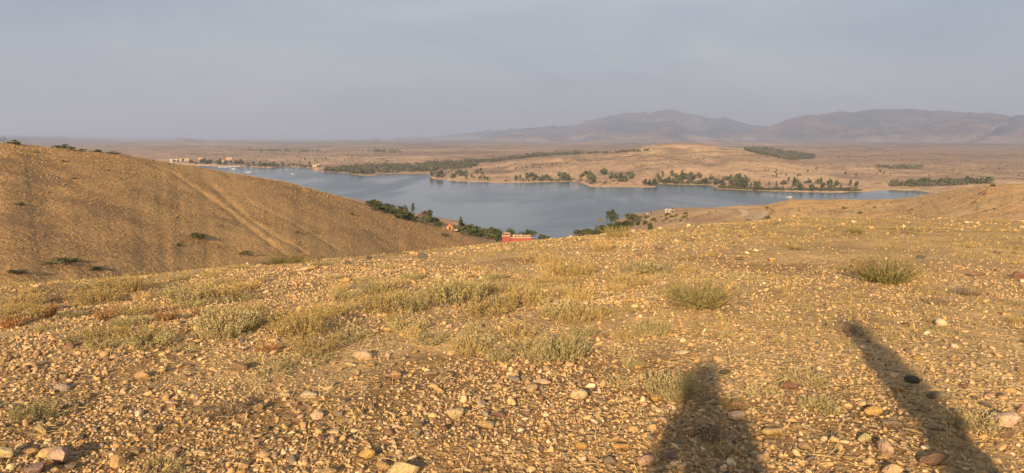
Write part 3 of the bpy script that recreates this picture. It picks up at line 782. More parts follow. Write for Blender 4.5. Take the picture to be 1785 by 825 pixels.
HAND = [
 (103, 795, 52, .6, .55, 1.0, "pink", "long cream-streaked pink slab tilted on its edge, biggest stone of the nearest lower corner cluster"),
 (12, 790, 32, .8, .2, 1.1, "cream", "cream broken block beside the long pink slab, cut by the picture edge"),
 (70, 747, 33, .5, .5, .8, "tan", "slender tan stone lying slantwise just behind the pink slab"),
 (63, 817, 28, .8, .2, .9, "mauve", "round mauve-brown cobble directly in front of the long pink slab"),
 (56, 787, 20, .8, .1, .9, "ochre", "squarish ochre stone wedged between the cream block and the pink slab"),
 (124, 812, 20, .6, .3, .7, "grey", "flat grey cobble at the near foot of the pink slab"),
 (247, 654, 28, .6, .3, .8, "tan", "smooth egg-shaped tan stone alone on the bare gravel below the grey-green plants"),
 (419, 638, 27, .7, .2, .8, "red", "rounded red-brown stone below the bushy plant with the long shadow"),
 (300, 701, 19, .7, 0, .7, "cream", "small bright cream oval stone on dark grit"),
 (346, 714, 19, .8, 0, .8, "olive", "olive-grey round pebble just beside the bright cream oval stone"),
 (441, 702, 17, .9, 0, .8, "darkgrey", "dark grey ball-like pebble beside a straw tuft"),
 (633, 618, 32, .75, .1, .9, "pink", "pinkish-brown domed stone with a pale stone leaning before it"),
 (613, 634, 20, .7, .3, .7, "cream", "pale oval stone leaning against the pinkish domed stone"),
 (649, 636, 14, .9, .3, .9, "ochre", "small ochre lump at the foot of the pinkish domed stone"),
 (534, 687, 34, .5, .1, .7, "pale", "pale grey-cream slab lying flat on brown soil, next to a knobbly cream stone"),
 (498, 688, 22, .9, .4, 1.0, "cream", "knobbly cream stone next to the pale flat slab"),
 (640, 794, 28, .6, .1, 1.35, "orange", "bright orange wedge-shaped stone standing upright on bare soil"),
 (793, 720, 33, .7, .1, 1.0, "cream", "cream block with a flat top and straight broken sides"),
 (847, 740, 27, .9, .2, 1.1, "ochre", "chunky ochre-pink stone beside the flat-topped cream block"),
 (872, 722, 20, .7, .6, .8, "red", "wine-brown stone touching the chunky ochre-pink stone"),
 (752, 650, 23, .85, .1, .95, "mauve", "smooth mauve-brown cobble near thin straw stalks"),
 (789, 652, 12, .8, 1.2, 1.2, "darkgrey", "small charcoal upright stone beside the mauve-brown cobble"),
 (700, 820, 60, .55, .1, .9, "cream", "largest cracked cream boulder at the lower edge of the picture"),
 (668, 812, 24, .7, .2, .9, "ochre", "ochre lump touching the cracked cream boulder"),
 (571, 822, 34, .7, .2, .8, "tan", "broad tan cobble at the lower edge, near the orange wedge stone"),
 (727, 739, 21, .8, .2, .9, "olive", "olive-green angular stone in front of pale straw stalks"),
 (687, 652, 24, .8, .3, .95, "ochre", "crumbly ochre stone resting on a dark brown one"),
 (677, 664, 17, .7, .3, .8, "brown", "dark brown stone under the crumbly ochre one"),
 (948, 665, 27, .6, .5, .8, "cream", "smooth cream oval, upper one of a touching pair"),
 (927, 677, 24, .7, -.5, .9, "cream", "smooth cream oval, lower one of a touching pair"),
 (973, 633, 17, .9, .1, .9, "ochre", "ochre round stone at the foot of the tall pale bush"),
 (1008, 687, 31, .8, .1, .9, "cream", "layered cream stone with a stepped top"),
 (1083, 776, 31, .5, -.05, .75, "orange", "orange oblong stone lying crosswise beside the wide human shadow"),
 (1013, 776, 20, .8, .1, .85, "orange", "nearly round orange cobble, same row as the orange oblong"),
 (1062, 803, 23, .9, .4, 1.0, "grey", "grey angular stone beside small cream pebbles"),
 (1126, 802, 30, .8, -.3, .9, "pink", "pinkish-white crusted stone at the edge of the wide human shadow"),
 (1173, 796, 20, .9, .3, 1.1, "mauve", "mauve faceted stone inside the wide human shadow"),
 (1263, 647, 20, .8, 0, .8, "darkgrey", "dark grey round cobble just past the head of the wide shadow"),
 (1281, 703, 35, .6, .15, .8, "red", "red-brown oblong cobble beside the shoulder of the wide shadow"),
 (1283, 725, 33, .6, -.3, .85, "pale", "pale pitted cobble partly shaded, just below the red-brown oblong"),
 (1190, 613, 28, .6, 0, .6, "pale", "flat pale stone behind the feathery grey-green plant"),
 (1142, 694, 20, .8, 0, .9, "orange", "bright cream-orange stone in front of the feathery grey-green plant"),
 (1375, 671, 31, .7, 0, .75, "brown", "brown cobble with a pale rim, beside low green sprigs"),
 (1346, 674, 18, .9, .2, .9, "ochre", "ochre pebble touching the pale-rimmed brown cobble"),
 (1347, 751, 38, .6, -.15, .8, "tan", "plump tan loaf-shaped stone on reddish soil"),
 (1542, 782, 30, .7, 1.3, 1.2, "pink", "pointed pinkish-brown stone standing on end"),
 (1556, 820, 30, .8, .2, 1.0, "cream", "worn cream boulder in front of the pointed pinkish stone"),
 (1522, 715, 28, .8, 0, .8, "orange", "orange lump beside the waist of the long slanting shadow"),
 (1553, 737, 30, .6, -.2, .8, "mauve", "brown-and-cream oval just below the orange lump"),
 (1566, 678, 20, .8, 0, .9, "orange", "orange pebble lying in the long slanting shadow"),
 (1597, 624, 19, .6, 0, .6, "orange", "flat bright orange pebble beyond the edge of the long slanting shadow"),
 (1631, 742, 29, .6, -.2, .8, "pink", "smooth salmon-pink oval on shaded gravel"),
 (1630, 800, 46, .45, -.1, .8, "brown", "long dark brown stone lying low near the lower edge"),
 (1746, 730, 53, .4, -.05, .7, "pale", "broad pale slab with a dark stone behind its end"),
 (1714, 724, 19, .8, .2, 1.0, "darkgrey", "black-brown stone at the end of the broad pale slab"),
 (1753, 756, 25, .7, -.2, .9, "red", "dark reddish stone tucked under the broad pale slab"),
 (1732, 802, 24, .6, .2, .8, "cream", "cream pebble in front of the dark reddish stone, near the lower corner"),
 (1636, 687, 34, .35, 0, .6, "grey", "thin grey flagstone lying flat past the long shadow"),
 (1507, 763, 28, .5, -.3, .8, "cream", "cream slanting stone above the pointed pinkish stone"),
 (36, 527, 18, .8, 0, 1.0, "darkgrey", "dark stone with a pale back among the farthest grey tufts at the picture edge"),
 (182, 495, 17, .7, 0, .8, "darkgrey", "black flat stone on the skyline of the slope below the big brown hill"),
 (350, 472, 22, .5, 0, .6, "grey", "grey flat stone on the skyline midway along the slope, beside a pale one"),
 (247, 483, 18, .5, 0, .7, "pale", "pale wide stone on the skyline between the two dark flat ones"),
 (602, 488, 18, .9, 0, .95, "ochre", "round golden stone standing clear behind the scrub belt"),
 (532, 469, 18, .8, .2, .9, "cream", "cream angular block, nearer of the pair under the dark crest bush"),
 (544, 467, 14, .9, .2, 1.0, "ochre", "ochre block, farther of the pair under the dark crest bush"),
 (642, 449, 13, .8, 0, .9, "darkgrey", "small black stone on the crest, left of the pointed orange one"),
 (606, 458, 11, .7, 0, .8, "darkgrey", "small black stone just below the crest, before the black crest stone"),
 (722, 443, 17, .9, 0, 1.2, "ochre", "pointed orange-tan stone standing on the crest beside a dark stone"),
 (737, 446, 19, .6, 0, .8, "darkgrey", "dark wide stone touching the pointed orange-tan crest stone"),
 (1198, 463, 17, .8, 0, .8, "brown", "dark brown chunky stone on open gravel far behind the big green bush"),
 (1113, 445, 11, .7, 0, .8, "brown", "small brown stone near the crest, beyond the dry pale tussock"),
 (1290, 450, 16, .7, 0, .8, "brown", "brown stone on the far gravel beyond the big green bush"),
 (1700, 477, 22, .6, 0, .8, "red", "wine-brown cobble, one of two side by side at the far picture edge, inner one"),
 (1772, 480, 26, .5, 0, .8, "brown", "wide brown cobble, outer one of two at the far picture edge"),
 (1487, 386, 12, .6, 0, .7, "pale", "pale stone on the far grassy crest"),
 (1685, 388, 9, .7, 0, .9, "pale", "tiny white stone on the far grassy crest, toward the ridge side"),
 (1345, 452, 15, .8, 0, .9, "ochre", "yellowish boulder on the far stony flat, short of the grassy crest"),
 (1605, 447, 16, .6, 0, .6, "darkgrey", "dark slate-like stone behind the green round bush"),
 (1515, 459, 24, .5, .2, .6, "brown", "flat brown rock just behind the green round bush"),
]
hand_xy = []
for i, (px, py, w, asp, rz, tall, col, lab) in enumerate(HAND):
    p = hit(px, min(py + w * 0.22, 850), False)
    d = (p - cam.location).length
    wm = w * d / FPX * 1.04
    t = tuple(c * random.uniform(0.92, 1.08) for c in PAL[col])
    o = put_stone("stone", p.x, p.y, wm, asp, -rz + random.uniform(-.1, .1), t, STONES[(i * 5) % 12 if i % 3 else (i // 3) % 12], tall, 0.22)
    tag(o, lab, "stone")
    hand_xy.append((p.x, p.y, wm))
hand_xy = np.array(hand_xy)

# size distribution of loose stones: number above size s falls with s cubed
def sample_stones():
    K = 0.0060
    out = []
    edges = np.geomspace(2.6, 34, 26)
    for r0, r1 in zip(edges[:-1], edges[1:]):
        rm = 0.5 * (r0 + r1)
        smin = max((0.0031 if rm < 9 else .0027) * rm, 0.0095)
        n = int(0.5 * (r1 * r1 - r0 * r0) * math.radians(86) * K * (1.0 if rm < 7 else 1.75) * smin ** -3)
        r = np.sqrt(RNG.uniform(r0 * r0, r1 * r1, n)); th = np.radians(RNG.uniform(-43, 43, n))
        s = smin * RNG.uniform(0, 1, n) ** (-1 / (2.45 if rm < 7 else 2.75))
        x, y = np.sin(th) * r, np.cos(th) * r
        dens = fbm(x, y, 1.3, 3, 170)
        big = fbm(x, y, 3.5, 2, 171)
        s = np.where(s > 0.085 + 0.06 * RNG.uniform(0, 1, n), smin * RNG.uniform(1, 3, n), s)
        keep = (RNG.uniform(0, 1, n) < np.clip(0.66 + 1.25 * dens, 0.16, 1)) & ((s < 0.035) | (RNG.uniform(0, 1, n) < np.clip(0.55 + 1.5 * big, 0.1, 1)))
        keep &= (s < 0.035) | (th < math.radians(12)) | (r < 5.2) | (RNG.uniform(0, 1, n) < 0.4)
        keep &= (s < 0.05) | (RNG.uniform(0, 1, n) < 0.8)
        s = np.where((s > 0.055) & (r > 7.5) & (RNG.uniform(0, 1, n) < .75), s * .5, s)
        keep &= (s > .0024 * rm)
        keep &= (s > .02) | (RNG.uniform(0, 1, n) > .6 * earth_mask(x, y))
        out.append(np.stack([x, y, s], 1)[keep])
    # more broken rock of middling size close by
    n = 3200
    r = 2.7 + 5.5 * RNG.uniform(0, 1, n) ** 1.25; th = np.radians(RNG.uniform(-42, 42, n))
    x, y = np.sin(th) * r, np.cos(th) * r
    k = RNG.uniform(0, 1, n) < np.clip(.62 + 1.6 * fbm(x, y, 1.1, 3, 260), .1, 1)
    out.append(np.stack([x, y, .026 + np.minimum(RNG.exponential(.014, n), .05)], 1)[k])
    n = 5000
    x = RNG.uniform(-9, 9, n); y = RNG.uniform(-3, 7, n)
    k = (np.abs(np.arctan2(x, y)) > math.radians(42.5)) | (np.hypot(x, y) < 2.6)
    out.append(np.stack([x, y, .014 + np.minimum(RNG.exponential(.010, n), .05)], 1)[k])
    return np.concatenate(out)
S = sample_stones()
_pad = np.ones(len(S), bool)
for hx, hy, hw in hand_xy:
    _pad &= np.hypot(S[:, 0] - hx, S[:, 1] - hy) > (0.45 * hw + 0.45 * S[:, 2])
S = S[_pad]
app = S[:, 2] / np.hypot(S[:, 0], S[:, 1])
inview = np.abs(np.degrees(np.arctan2(S[:, 0], S[:, 1]))) < 36.5
order = np.argsort(-np.where(inview, app, app * 0.3))
IND = 300 - len(HAND)
# the larger loose stones of the near gravel
_b = []
while len(_b) < IND:
    r = 2.9 + 5.2 * random.random() ** 1.7; th = math.radians(random.uniform(-38, 38))
    x, y = math.sin(th) * r, math.cos(th) * r
    s_ = min(.042 + random.expovariate(1 / .022), .135)
    if float(fbm(np.array([x]), np.array([y]), 1.8, 2, 240)[0]) < random.uniform(-.45, .15): continue
    if min(math.hypot(x - a, y - b) - .5 * (c + s_) for a, b, c in [tuple(h) for h in hand_xy] + _b) < 0: continue
    _b.append((x, y, s_))
_b = np.array(_b)
_k = np.ones(len(S), bool)
for a, b, c in _b: _k &= np.hypot(S[:, 0] - a, S[:, 1] - b) > .42 * (c + S[:, 2])
S = np.concatenate([S[_k], _b]); app = S[:, 2] / np.hypot(S[:, 0], S[:, 1])
order = np.concatenate([np.arange(len(S) - IND, len(S)), np.arange(len(S) - IND)])
top, restS = order[:IND], order[IND:]
cidx = RNG.choice(len(pal_names), len(S), p=pal_p)
CW = {"cream": "cream", "pale": "pale", "ochre": "ochre", "orange": "orange", "tan": "tan brown", "grey": "grey", "darkgrey": "dark grey", "brown": "brown", "red": "reddish", "pink": "pinkish", "olive": "olive grey", "mauve": "mauve brown"}
for k in top:
    x, y, s = S[k]
    cn = pal_names[cidx[k]]
    t = PALA[cidx[k]] * RNG.uniform(0.85, 1.15)
    o = put_stone("stone", float(x), float(y), float(s), RNG.uniform(.55, 1.0), RNG.uniform(0, 6.28), tuple(t), STONES[int(RNG.integers(12))], RNG.uniform(.7, 1.1), RNG.uniform(.22, .42))
    az = math.degrees(math.atan2(x, y))
    zone = ("on the gravel below the brown hill" if az < -19 else "on the gravel between the brown hill and the red building" if az < -4 else
            "on the gravel between the pale bush and the wide shadow" if az < 11 else "on the gravel between the two human shadows" if az < 24 else "on the gravel around the long slanting shadow")
    tag(o, "loose %s stone %s" % (CW[cn], zone), "stone", "loose %s stones %s" % (CW[cn], zone))

def rot_mats(n, tilt):
    a, b, c = RNG.uniform(0, 6.28, n), RNG.normal(0, tilt, n), RNG.normal(0, tilt, n)
    ca, sa, cb, sb, cc, sc = np.cos(a), np.sin(a), np.cos(b), np.sin(b), np.cos(c), np.sin(c)
    R = np.empty((n, 3, 3))
    R[:, 0, 0] = ca * cb; R[:, 0, 1] = ca * sb * sc - sa * cc; R[:, 0, 2] = ca * sb * cc + sa * sc
    R[:, 1, 0] = sa * cb; R[:, 1, 1] = sa * sb * sc + ca * cc; R[:, 1, 2] = sa * sb * cc - ca * sc
    R[:, 2, 0] = -sb; R[:, 2, 1] = cb * sc; R[:, 2, 2] = cb * cc
    return R

def scatter_lumps(xyz, size, tint, shapes, F, flat=(0.5, 0.85), tilt=0.3, sink=0.1):
    """joined copies of a few small shapes: returns V, F, colour"""
    n = len(xyz); nv = shapes.shape[1]
    sh = shapes[RNG.integers(0, len(shapes), n)]
    sc = np.stack([size, size * RNG.uniform(.7, 1, n), size * RNG.uniform(*flat, n)], 1) * 0.5
    v = np.einsum('nij,nvj->nvi', rot_mats(n, tilt), sh * sc[:, None, :])
    v += xyz[:, None, :] + np.array([0, 0, 1.0]) * (size * sink)[:, None, None]
    f = F[None] + (np.arange(n) * nv)[:, None, None]
    return v.reshape(-1, 3), f.reshape(-1, F.shape[1]), np.repeat(np.concatenate([tint, np.ones((n, 1))], 1), nv, 0)

sh1 = np.stack([stone_shape(I1, 300 + i, i % 2 == 0) for i in range(16)])
sh2 = np.stack([stone_shape(I2, 400 + i, i % 2 == 0) for i in range(12)])
def jit_oct(i):
    r = np.random.default_rng(500 + i)
    return OCT_V * r.uniform(0.7, 1.15, (6, 1)) + r.normal(0, 0.14, (6, 3))
sh0 = np.stack([jit_oct(i) for i in range(16)])
def build_gravel(name, sel, shapes, F, smooth):
    x, y, s = S[sel].T
    z = near_height(x, y)
    t = PALA[cidx[sel]] * RNG.uniform(0.72, 1.12, (len(sel), 1)) * np.array([1.01, .99, .97])
    v, f, c = scatter_lumps(np.stack([x, y, z], 1), s, t, shapes, F, (.6, 1.0), .5)
    return v, f, c
ap = app[restS]
ap = np.where(inview[restS], ap, np.minimum(ap, .006))
selA = restS[ap > 0.0075]; selB = restS[(ap <= 0.0075) & (ap > 0.0038)]; selC = restS[ap <= 0.0038]
print("stones", len(S), len(selA), len(selB), len(selC), "faces", len(F1), len(F2))
vs, fs, cs, off = [], [], [], 0
for sel, shp, FF in ((selA, sh2, F2), (selB, sh1, F1), (selC, sh0, OCT_F)):
    v, f, c = build_gravel("gravel", sel, shp, FF, True)
    vs.append(v); fs.append(f + off); cs.append(c); off += len(v)
me = np_mesh("gravel", np.concatenate(vs), np.concatenate(fs), False, [M_gravel], attrs={"tint": ('FLOAT_COLOR', np.concatenate(cs))})
tag(link("gravel", me), "small ochre, tan and grey gravel covering the near slope", "gravel", kind="stuff")

# ------------------------------------------------------------------ low plants
def plant_mesh(name, seed, mats, stems=70, h=1.0, spread=0.8, leaf=0.06, leaves=12, core=0.25, wid=0.35, droop=0.0, stemw=0.006):
    """width about 1 unit; stems fan out from a small core, each set with small narrow leaves"""
    r = np.random.default_rng(seed)
    V, F, MI = [], [], []
    for s in range(stems):
        a = r.uniform(0, 6.283); lean = spread * math.sqrt(r.uniform(0, 1)) * 1.05
        d = np.array([math.cos(a) * math.sin(lean), math.sin(a) * math.sin(lean), math.cos(lean)])
        base = np.array([math.cos(a), math.sin(a), 0]) * core * math.sqrt(r.uniform(0, 1)) * 0.5
        L = h * r.uniform(0.55, 1.0)
        bend = r.normal(0, 0.18, 3); bend[2] = -droop
        side = np.cross(d, r.normal(size=3)); side /= np.linalg.norm(side) + 1e-9
        pts = [base + d * L * t + bend * L * t * t for t in (0, 0.35, 0.7, 1.0)]
        b = len(V)
        for k, p in enumerate(pts):
            w = stemw * (1 - 0.7 * k / 3)
            V += [p - side * w, p + side * w]
        for k in range(3):
            F.append((b + 2 * k, b + 2 * k + 1, b + 2 * k + 3)); MI.append(0)
            F.append((b + 2 * k, b + 2 * k + 3, b + 2 * k + 2)); MI.append(0)
        for _ in range(leaves):
            t = r.uniform(0.12, 1.0)
            p = base + d * L * t + bend * L * t * t
            ld = d * 0.7 + r.normal(0, 0.6, 3); ld /= np.linalg.norm(ld)
            ls = np.cross(ld, r.normal(size=3)); ls /= np.linalg.norm(ls) + 1e-9
            ll = leaf * r.uniform(0.6, 1.3)
            b = len(V)
            V += [p - ls * ll * wid * 0.5, p + ls * ll * wid * 0.5, p + ld * ll]
            F.append((b, b + 1, b + 2)); MI.append(1)
    return np_mesh(name, np.array(V), np.array(F), True, mats, MI)

PL = {
 "sage":   [plant_mesh("sage_plant", 10 + i, [M_twig, M_sage], 130, 0.50, 0.62, 0.055, 18, 0.95) for i in range(3)],
 "olive":  [plant_mesh("olive_plant", 20 + i, [M_twig, M_olive], 130, 0.52, 0.5, 0.05, 17, 1.05) for i in range(3)],
 "low":    [plant_mesh("low_plant", 30 + i, [M_twig, M_sage], 90, 0.42, 1.15, 0.055, 15, 0.75) for i in range(2)],
 "round":  [plant_mesh("green_bush", 40 + i, [M_twig, M_green], 230, 0.52, 1.15, 0.034, 24, 0.5, 0.3) for i in range(2)],
 "rust":   [plant_mesh("rusty_plant", 50 + i, [M_twig, M_rust], 80, 0.5, 0.7, 0.065, 10, 0.4) for i in range(2)],
 "gold":   [plant_mesh("golden_plant", 60 + i, [M_straw, M_yellow], 100, 0.6, 0.55, 0.055, 12, 0.8) for i in range(2)],
 "grey":   [plant_mesh("grey_plant", 70 + i, [M_twig, M_grey], 70, 0.6, 1.0, 0.06, 10, 0.4) for i in range(2)],
}
PLANTS = [  # px, base py, width px, kind, height factor, label
 (395, 578, 92, "sage", 1.0, "bushy grey-green plant throwing a long dark shadow, uphill of the red-brown stone"),
 (527, 585, 82, "olive", 1.0, "dense olive bushy plant standing alone on gravel with a dark shadow beside it"),
 (672, 543, 70, "olive", 1.1, "upright olive clump at the middle of the scrub belt, its left neighbour bare soil"),
 (714, 545, 62, "sage", 1.1, "upright sage clump touching the olive clump at the middle of the scrub belt"),
 (655, 512, 60, "sage", .9, "sage tuft just behind the two touching clumps in the scrub belt"),
 (796, 528, 96, "sage", 1.0, "tall feathery grey-green tuft, widest in the scrub belt"),
 (855, 550, 74, "olive", .8, "bristly olive tuft in front of and beside the widest feathery tuft"),
 (922, 534, 68, "olive", 1.1, "upright dry olive tuft with rusty stem bases, facing the lake"),
 (975, 552, 66, "sage", .9, "sage tuft in front of the dry olive tuft with rusty stems"),
 (1000, 483, 66, "olive", .9, "olive tuft right beside the golden dry one, below the lake"),
 (962, 480, 46, "gold", 1.2, "golden orange dry tuft standing out below the middle of the lake"),
 (940, 460, 60, "olive", .7, "low olive tuft just behind the golden dry one"),
 (985, 628, 78, "sage", 1.2, "tall pale sage bush with dense upright shoots near the picture middle"),
 (930, 612, 70, "low", .9, "sprawling sage plant joined to the tall pale sage bush"),
 (262, 606, 66, "sage", .8, "silvery rounded plant above the bare gravel, in front of the rusty tufts"),
 (320, 612, 40, "low", .8, "small silvery sprig right beside the silvery rounded plant"),
 (80, 556, 48, "rust", 1.0, "reddest rusty tuft near the picture edge"),
 (184, 560, 42, "rust", 1.0, "rusty orange tuft between the reddest one and the silvery rounded plant"),
 (292, 562, 46, "rust", .9, "dark rusty tuft just uphill of the silvery rounded plant"),
 (330, 528, 70, "sage", .9, "sage clump forming the near end of a dense row below the brown hill"),
 (385, 524, 66, "olive", .9, "olive clump in the dense row below the brown hill"),
 (212, 512, 78, "olive", .7, "broad olive clump near the slope skyline, beyond the rusty tufts"),
 (170, 530, 70, "olive", .7, "low olive clump just before the broad one near the slope skyline"),
 (528, 636, 84, "low", .55, "flat spreading grey mat plant below the dense olive bushy plant"),
 (868, 630, 40, "sage", 1.0, "small silver-blue sprig beside orange-brown stones"),
 (828, 602, 62, "low", .8, "fine grey-green cushion left of the sprawling sage plant"),
 (750, 597, 60, "low", .8, "thin silvery sprig plant on open gravel below the widest feathery tuft"),
 (612, 592, 66, "low", .8, "wispy grey plant right of the dense olive bushy plant"),
 (1168, 692, 80, "sage", 1.1, "feathery grey-green plant at the edge of the wide human shadow"),
 (1103, 640, 34, "sage", 1.0, "small silvery sprig behind the feathery plant at the wide shadow"),
 (1082, 672, 56, "low", .9, "loose silvery sprigs beside the feathery plant at the wide shadow"),
 (1215, 537, 118, "round", 1.0, "large round dull-green bush, biggest on the stony flat"),
 (1543, 494, 96, "round", 1.05, "bright olive-green round bush standing alone in front of a flat brown rock"),
 (1490, 408, 28, "round", .8, "small dull-green bush on the far flat near the grassy crest"),
 (1388, 437, 26, "round", .6, "tiny flat green cushion on the far flat"),
 (1693, 517, 46, "grey", .8, "grey-brown dry cushion to the far side of the bright olive-green bush"),
 (1050, 438, 34, "olive", 1.2, "yellowish bush on the crest against the lake, nearer of two"),
 (1074, 416, 38, "olive", 1.0, "yellow-green bush on the crest against the lake, farther of two"),
 (1122, 474, 92, "low", .6, "broad pale dry mat plant on the gravel before the crest"),
 (1296, 492, 66, "low", .6, "pale low mat plant behind the large round bush"),
 (1100, 500, 62, "olive", .7, "short olive tuft uphill of the large round bush"),
 (503, 461, 66, "round", .55, "dark green low bush on the crest in front of the brown hill, darker half"),
 (462, 464, 50, "grey", .5, "brownish low bush on the crest beside the dark green one"),
 (1401, 668, 66, "low", .8, "sprawling sage sprigs beyond the pale-rimmed brown cobble"),
 (1428, 716, 56, "sage", .8, "blue-grey clump beside the long slanting shadow"),
 (1703, 748, 64, "sage", .8, "grey-green clump at the foot of the long shadow, beside the broad pale slab"),
 (1333, 692, 56, "low", .9, "thin green sprigs in front of the pale-rimmed brown cobble"),
 (280, 826, 76, "low", .9, "grey-green mat at the lower edge of the picture near the pink slab"),
 (1477, 583, 40, "grey", .8, "dead grey twiggy plant at the head of the long slanting shadow"),
 (38, 562, 60, "olive", .9, "olive tuft at the picture edge next to the reddest rusty tuft"),
 (1570, 748, 44, "grey", .7, "dark dry sprigs inside the long slanting shadow"),
 (140, 590, 56, "low", .6, "low grey sprigs below the rusty tufts"),
 (1150, 575, 50, "low", .6, "grey low sprigs in front of the large round bush"),
]
def put_plant(kind, x, y, width, hf, label, group=None):
    me = PL[kind][random.randrange(len(PL[kind]))]
    z = float(near_height(x, y)) - 0.012
    nm = {"sage": "sage_plant", "olive": "olive_plant", "low": "mat_plant", "round": "green_bush", "rust": "rusty_plant", "gold": "golden_plant", "grey": "grey_plant"}[kind]
    o = link(nm, me, None, (x, y, z), (0, 0, random.uniform(0, 6.28)), (width * .95, width * .95, width * hf * 1.08))
    tag(o, label, "bush" if kind == "round" else "plant", group)
    return o
pl_xy = []
for px, py, w, kind, hf, lab in PLANTS:
    p = hit(px, py - 2, False)
    wm = w * (p - cam.location).length / FPX
    put_plant(kind, p.x, p.y, wm, hf, lab); pl_xy.append((p.x, p.y))
CWG = {"sage": "grey-green sage tuft", "olive": "dry olive tuft", "low": "flat silvery sprig plant", "rust": "small rusty tuft", "gold": "small golden dry tuft", "grey": "small dead grey tuft"}
n_t = 0
while n_t < 160:
    zone = random.random()
    if zone < 0.62: px, py = random.uniform(0, 1080), random.triangular(455, 640, 520)
    elif zone < 0.93: px, py = random.uniform(1050, 1785), random.uniform(400, 620)
    else: px, py = random.uniform(0, 1785), random.uniform(610, 820)
    p = hit(px, py, False)
    if math.hypot(p.x, p.y) > 26: continue
    if min(math.hypot(p.x - a, p.y - b) for a, b in pl_xy) < 0.2: continue
    kind = random.choices(["sage", "olive", "low", "rust", "gold", "grey"], [30, 38, 22, 3, 5, 5])[0]
    if px > 1050 or py > 620: kind = random.choices(["low", "olive", "grey", "sage"], [50, 25, 12, 13])[0]
    w = random.uniform(.16, .40) if zone < .62 else random.uniform(.12, .30)
    place = ("in the scrub belt" + (" under the gullies" if px < 360 else " under the crest bush" if px < 720 else " under the red building")) if zone < .62 else (
        ("on the far stony flat" + (" before the round bush" if px < 1350 else " around the olive-green bush")) if zone < .93 else "among the nearest stones" + (" on the darker earth" if px < 900 else " near the human shadows"))
    put_plant(kind, p.x, p.y, w, random.uniform(.6, 1.0) * (1 if kind != "low" else .7), "%s, one of several %s" % (CWG[kind], place), "%ss %s" % (CWG[kind], place))
    pl_xy.append((p.x, p.y)); n_t += 1

# carpet of tiny dry tufts (nobody could count them)
def carpet(name, n, pick, hmin, hmax, blades, mats, label):
    V, F, MI = [], [], []
    xs = []
    while len(xs) < n:
        a = pick()
        if a is not None: xs.append(a)
    xs = np.array(xs)
    z = near_height(xs[:, 0], xs[:, 1])
    nb = blades
    B = np.repeat(np.column_stack([xs, z]), nb, 0)
    m = len(B)
    hh = np.repeat(RNG.uniform(hmin, hmax, n) * (0.6 + 0.022 * np.hypot(xs[:, 0], xs[:, 1])), nb) * RNG.uniform(.5, 1, m)
    a = RNG.uniform(0, 6.28, m); lean = RNG.uniform(0.1, 1.25, m)
    d = np.stack([np.cos(a) * np.sin(lean), np.sin(a) * np.sin(lean), np.cos(lean)], 1)
    B[:, :2] += RNG.normal(0, 0.35, (m, 2)) * hh[:, None]
    s = np.stack([-np.sin(a), np.cos(a), np.zeros(m)], 1) * (hh * 0.12)[:, None]
    V = np.stack([B - s, B + s, B + d * hh[:, None]], 1).reshape(-1, 3)
    F = np.arange(3 * m).reshape(-1, 3)
    MI = np.repeat(RNG.integers(0, len(mats), n), nb)
    me = np_mesh(name, V, F, True, mats, MI)
    tag(link(name, me), label, "ground cover", kind="stuff")
def pick_far():
    th = math.radians(random.uniform(-42, 42)); r = random.uniform(6, 32)
    x, y = math.sin(th) * r, math.cos(th) * r
    g = float(fbm(np.array([x]), np.array([y]), 3.0, 2, 180)[0])
    gate = 0.25 + g * 1.6 + (0.25 if r > 13 else 0) + (0.15 if th < 0.1 else 0)
    return (x, y) if random.random() < gate else None
carpet("dry_grass", 9000, pick_far, 0.035, 0.075, 12, [M_olive, M_olive, M_sage, M_yellow, M_yellow], "thin carpet of tiny dry yellow-green tufts over the mound")

# straw stalks, broken and lying or standing
def straws(n):
    V, F = [], []
    for _ in range(n):
        th = math.radians(random.uniform(-41, 41)); r = 2.8 + 6.5 * random.random() ** 1.6
        x, y = math.sin(th) * r, math.cos(th) * r
        z = float(mound_base(x, y))
        clump = random.choice([1, 1, 1, 2, 4])
        for _c in range(clump):
            x2, y2 = x + random.gauss(0, .02), y + random.gauss(0, .02)
            stand = random.random() < 0.3
            L = random.uniform(.04, .13) * (0.8 if stand else 1.0)
            a = random.uniform(0, 6.28); el = random.uniform(.9, 1.5) if stand else random.uniform(.0, .25)
            d = Vector((math.cos(a) * math.cos(el), math.sin(a) * math.cos(el), math.sin(el)))
            kink = Vector((random.gauss(0, .3), random.gauss(0, .3), random.gauss(0, .12)))
            p0 = Vector((x2, y2, z + (0 if stand else random.uniform(.008, .03))))
            p1 = p0 + d * L * .5; p2 = p1 + (d + kink).normalized() * L * .5
            w = random.uniform(.0009, .0019)
            s = d.cross(Vector((0, 0, 1)) if not stand else Vector((1, 0, 0))).normalized() * w
            u = s.cross(d).normalized() * w
            b = len(V)
            for p in (p0, p1, p2): V += [p + s, p - s * .5 + u, p - s * .5 - u]
            for k in (0, 3):
                for q in range(3):
                    F.append((b + k + q, b + k + (q + 1) % 3, b + k + 3 + (q + 1) % 3, b + k + 3 + q))
    me = np_mesh("straw_litter", np.array([v[:] for v in V]), np.array(F), True, [M_straw])
    tag(link("straw_litter", me), "broken pale straw stalks scattered between the near stones", "straw", kind="stuff")
straws(1000)

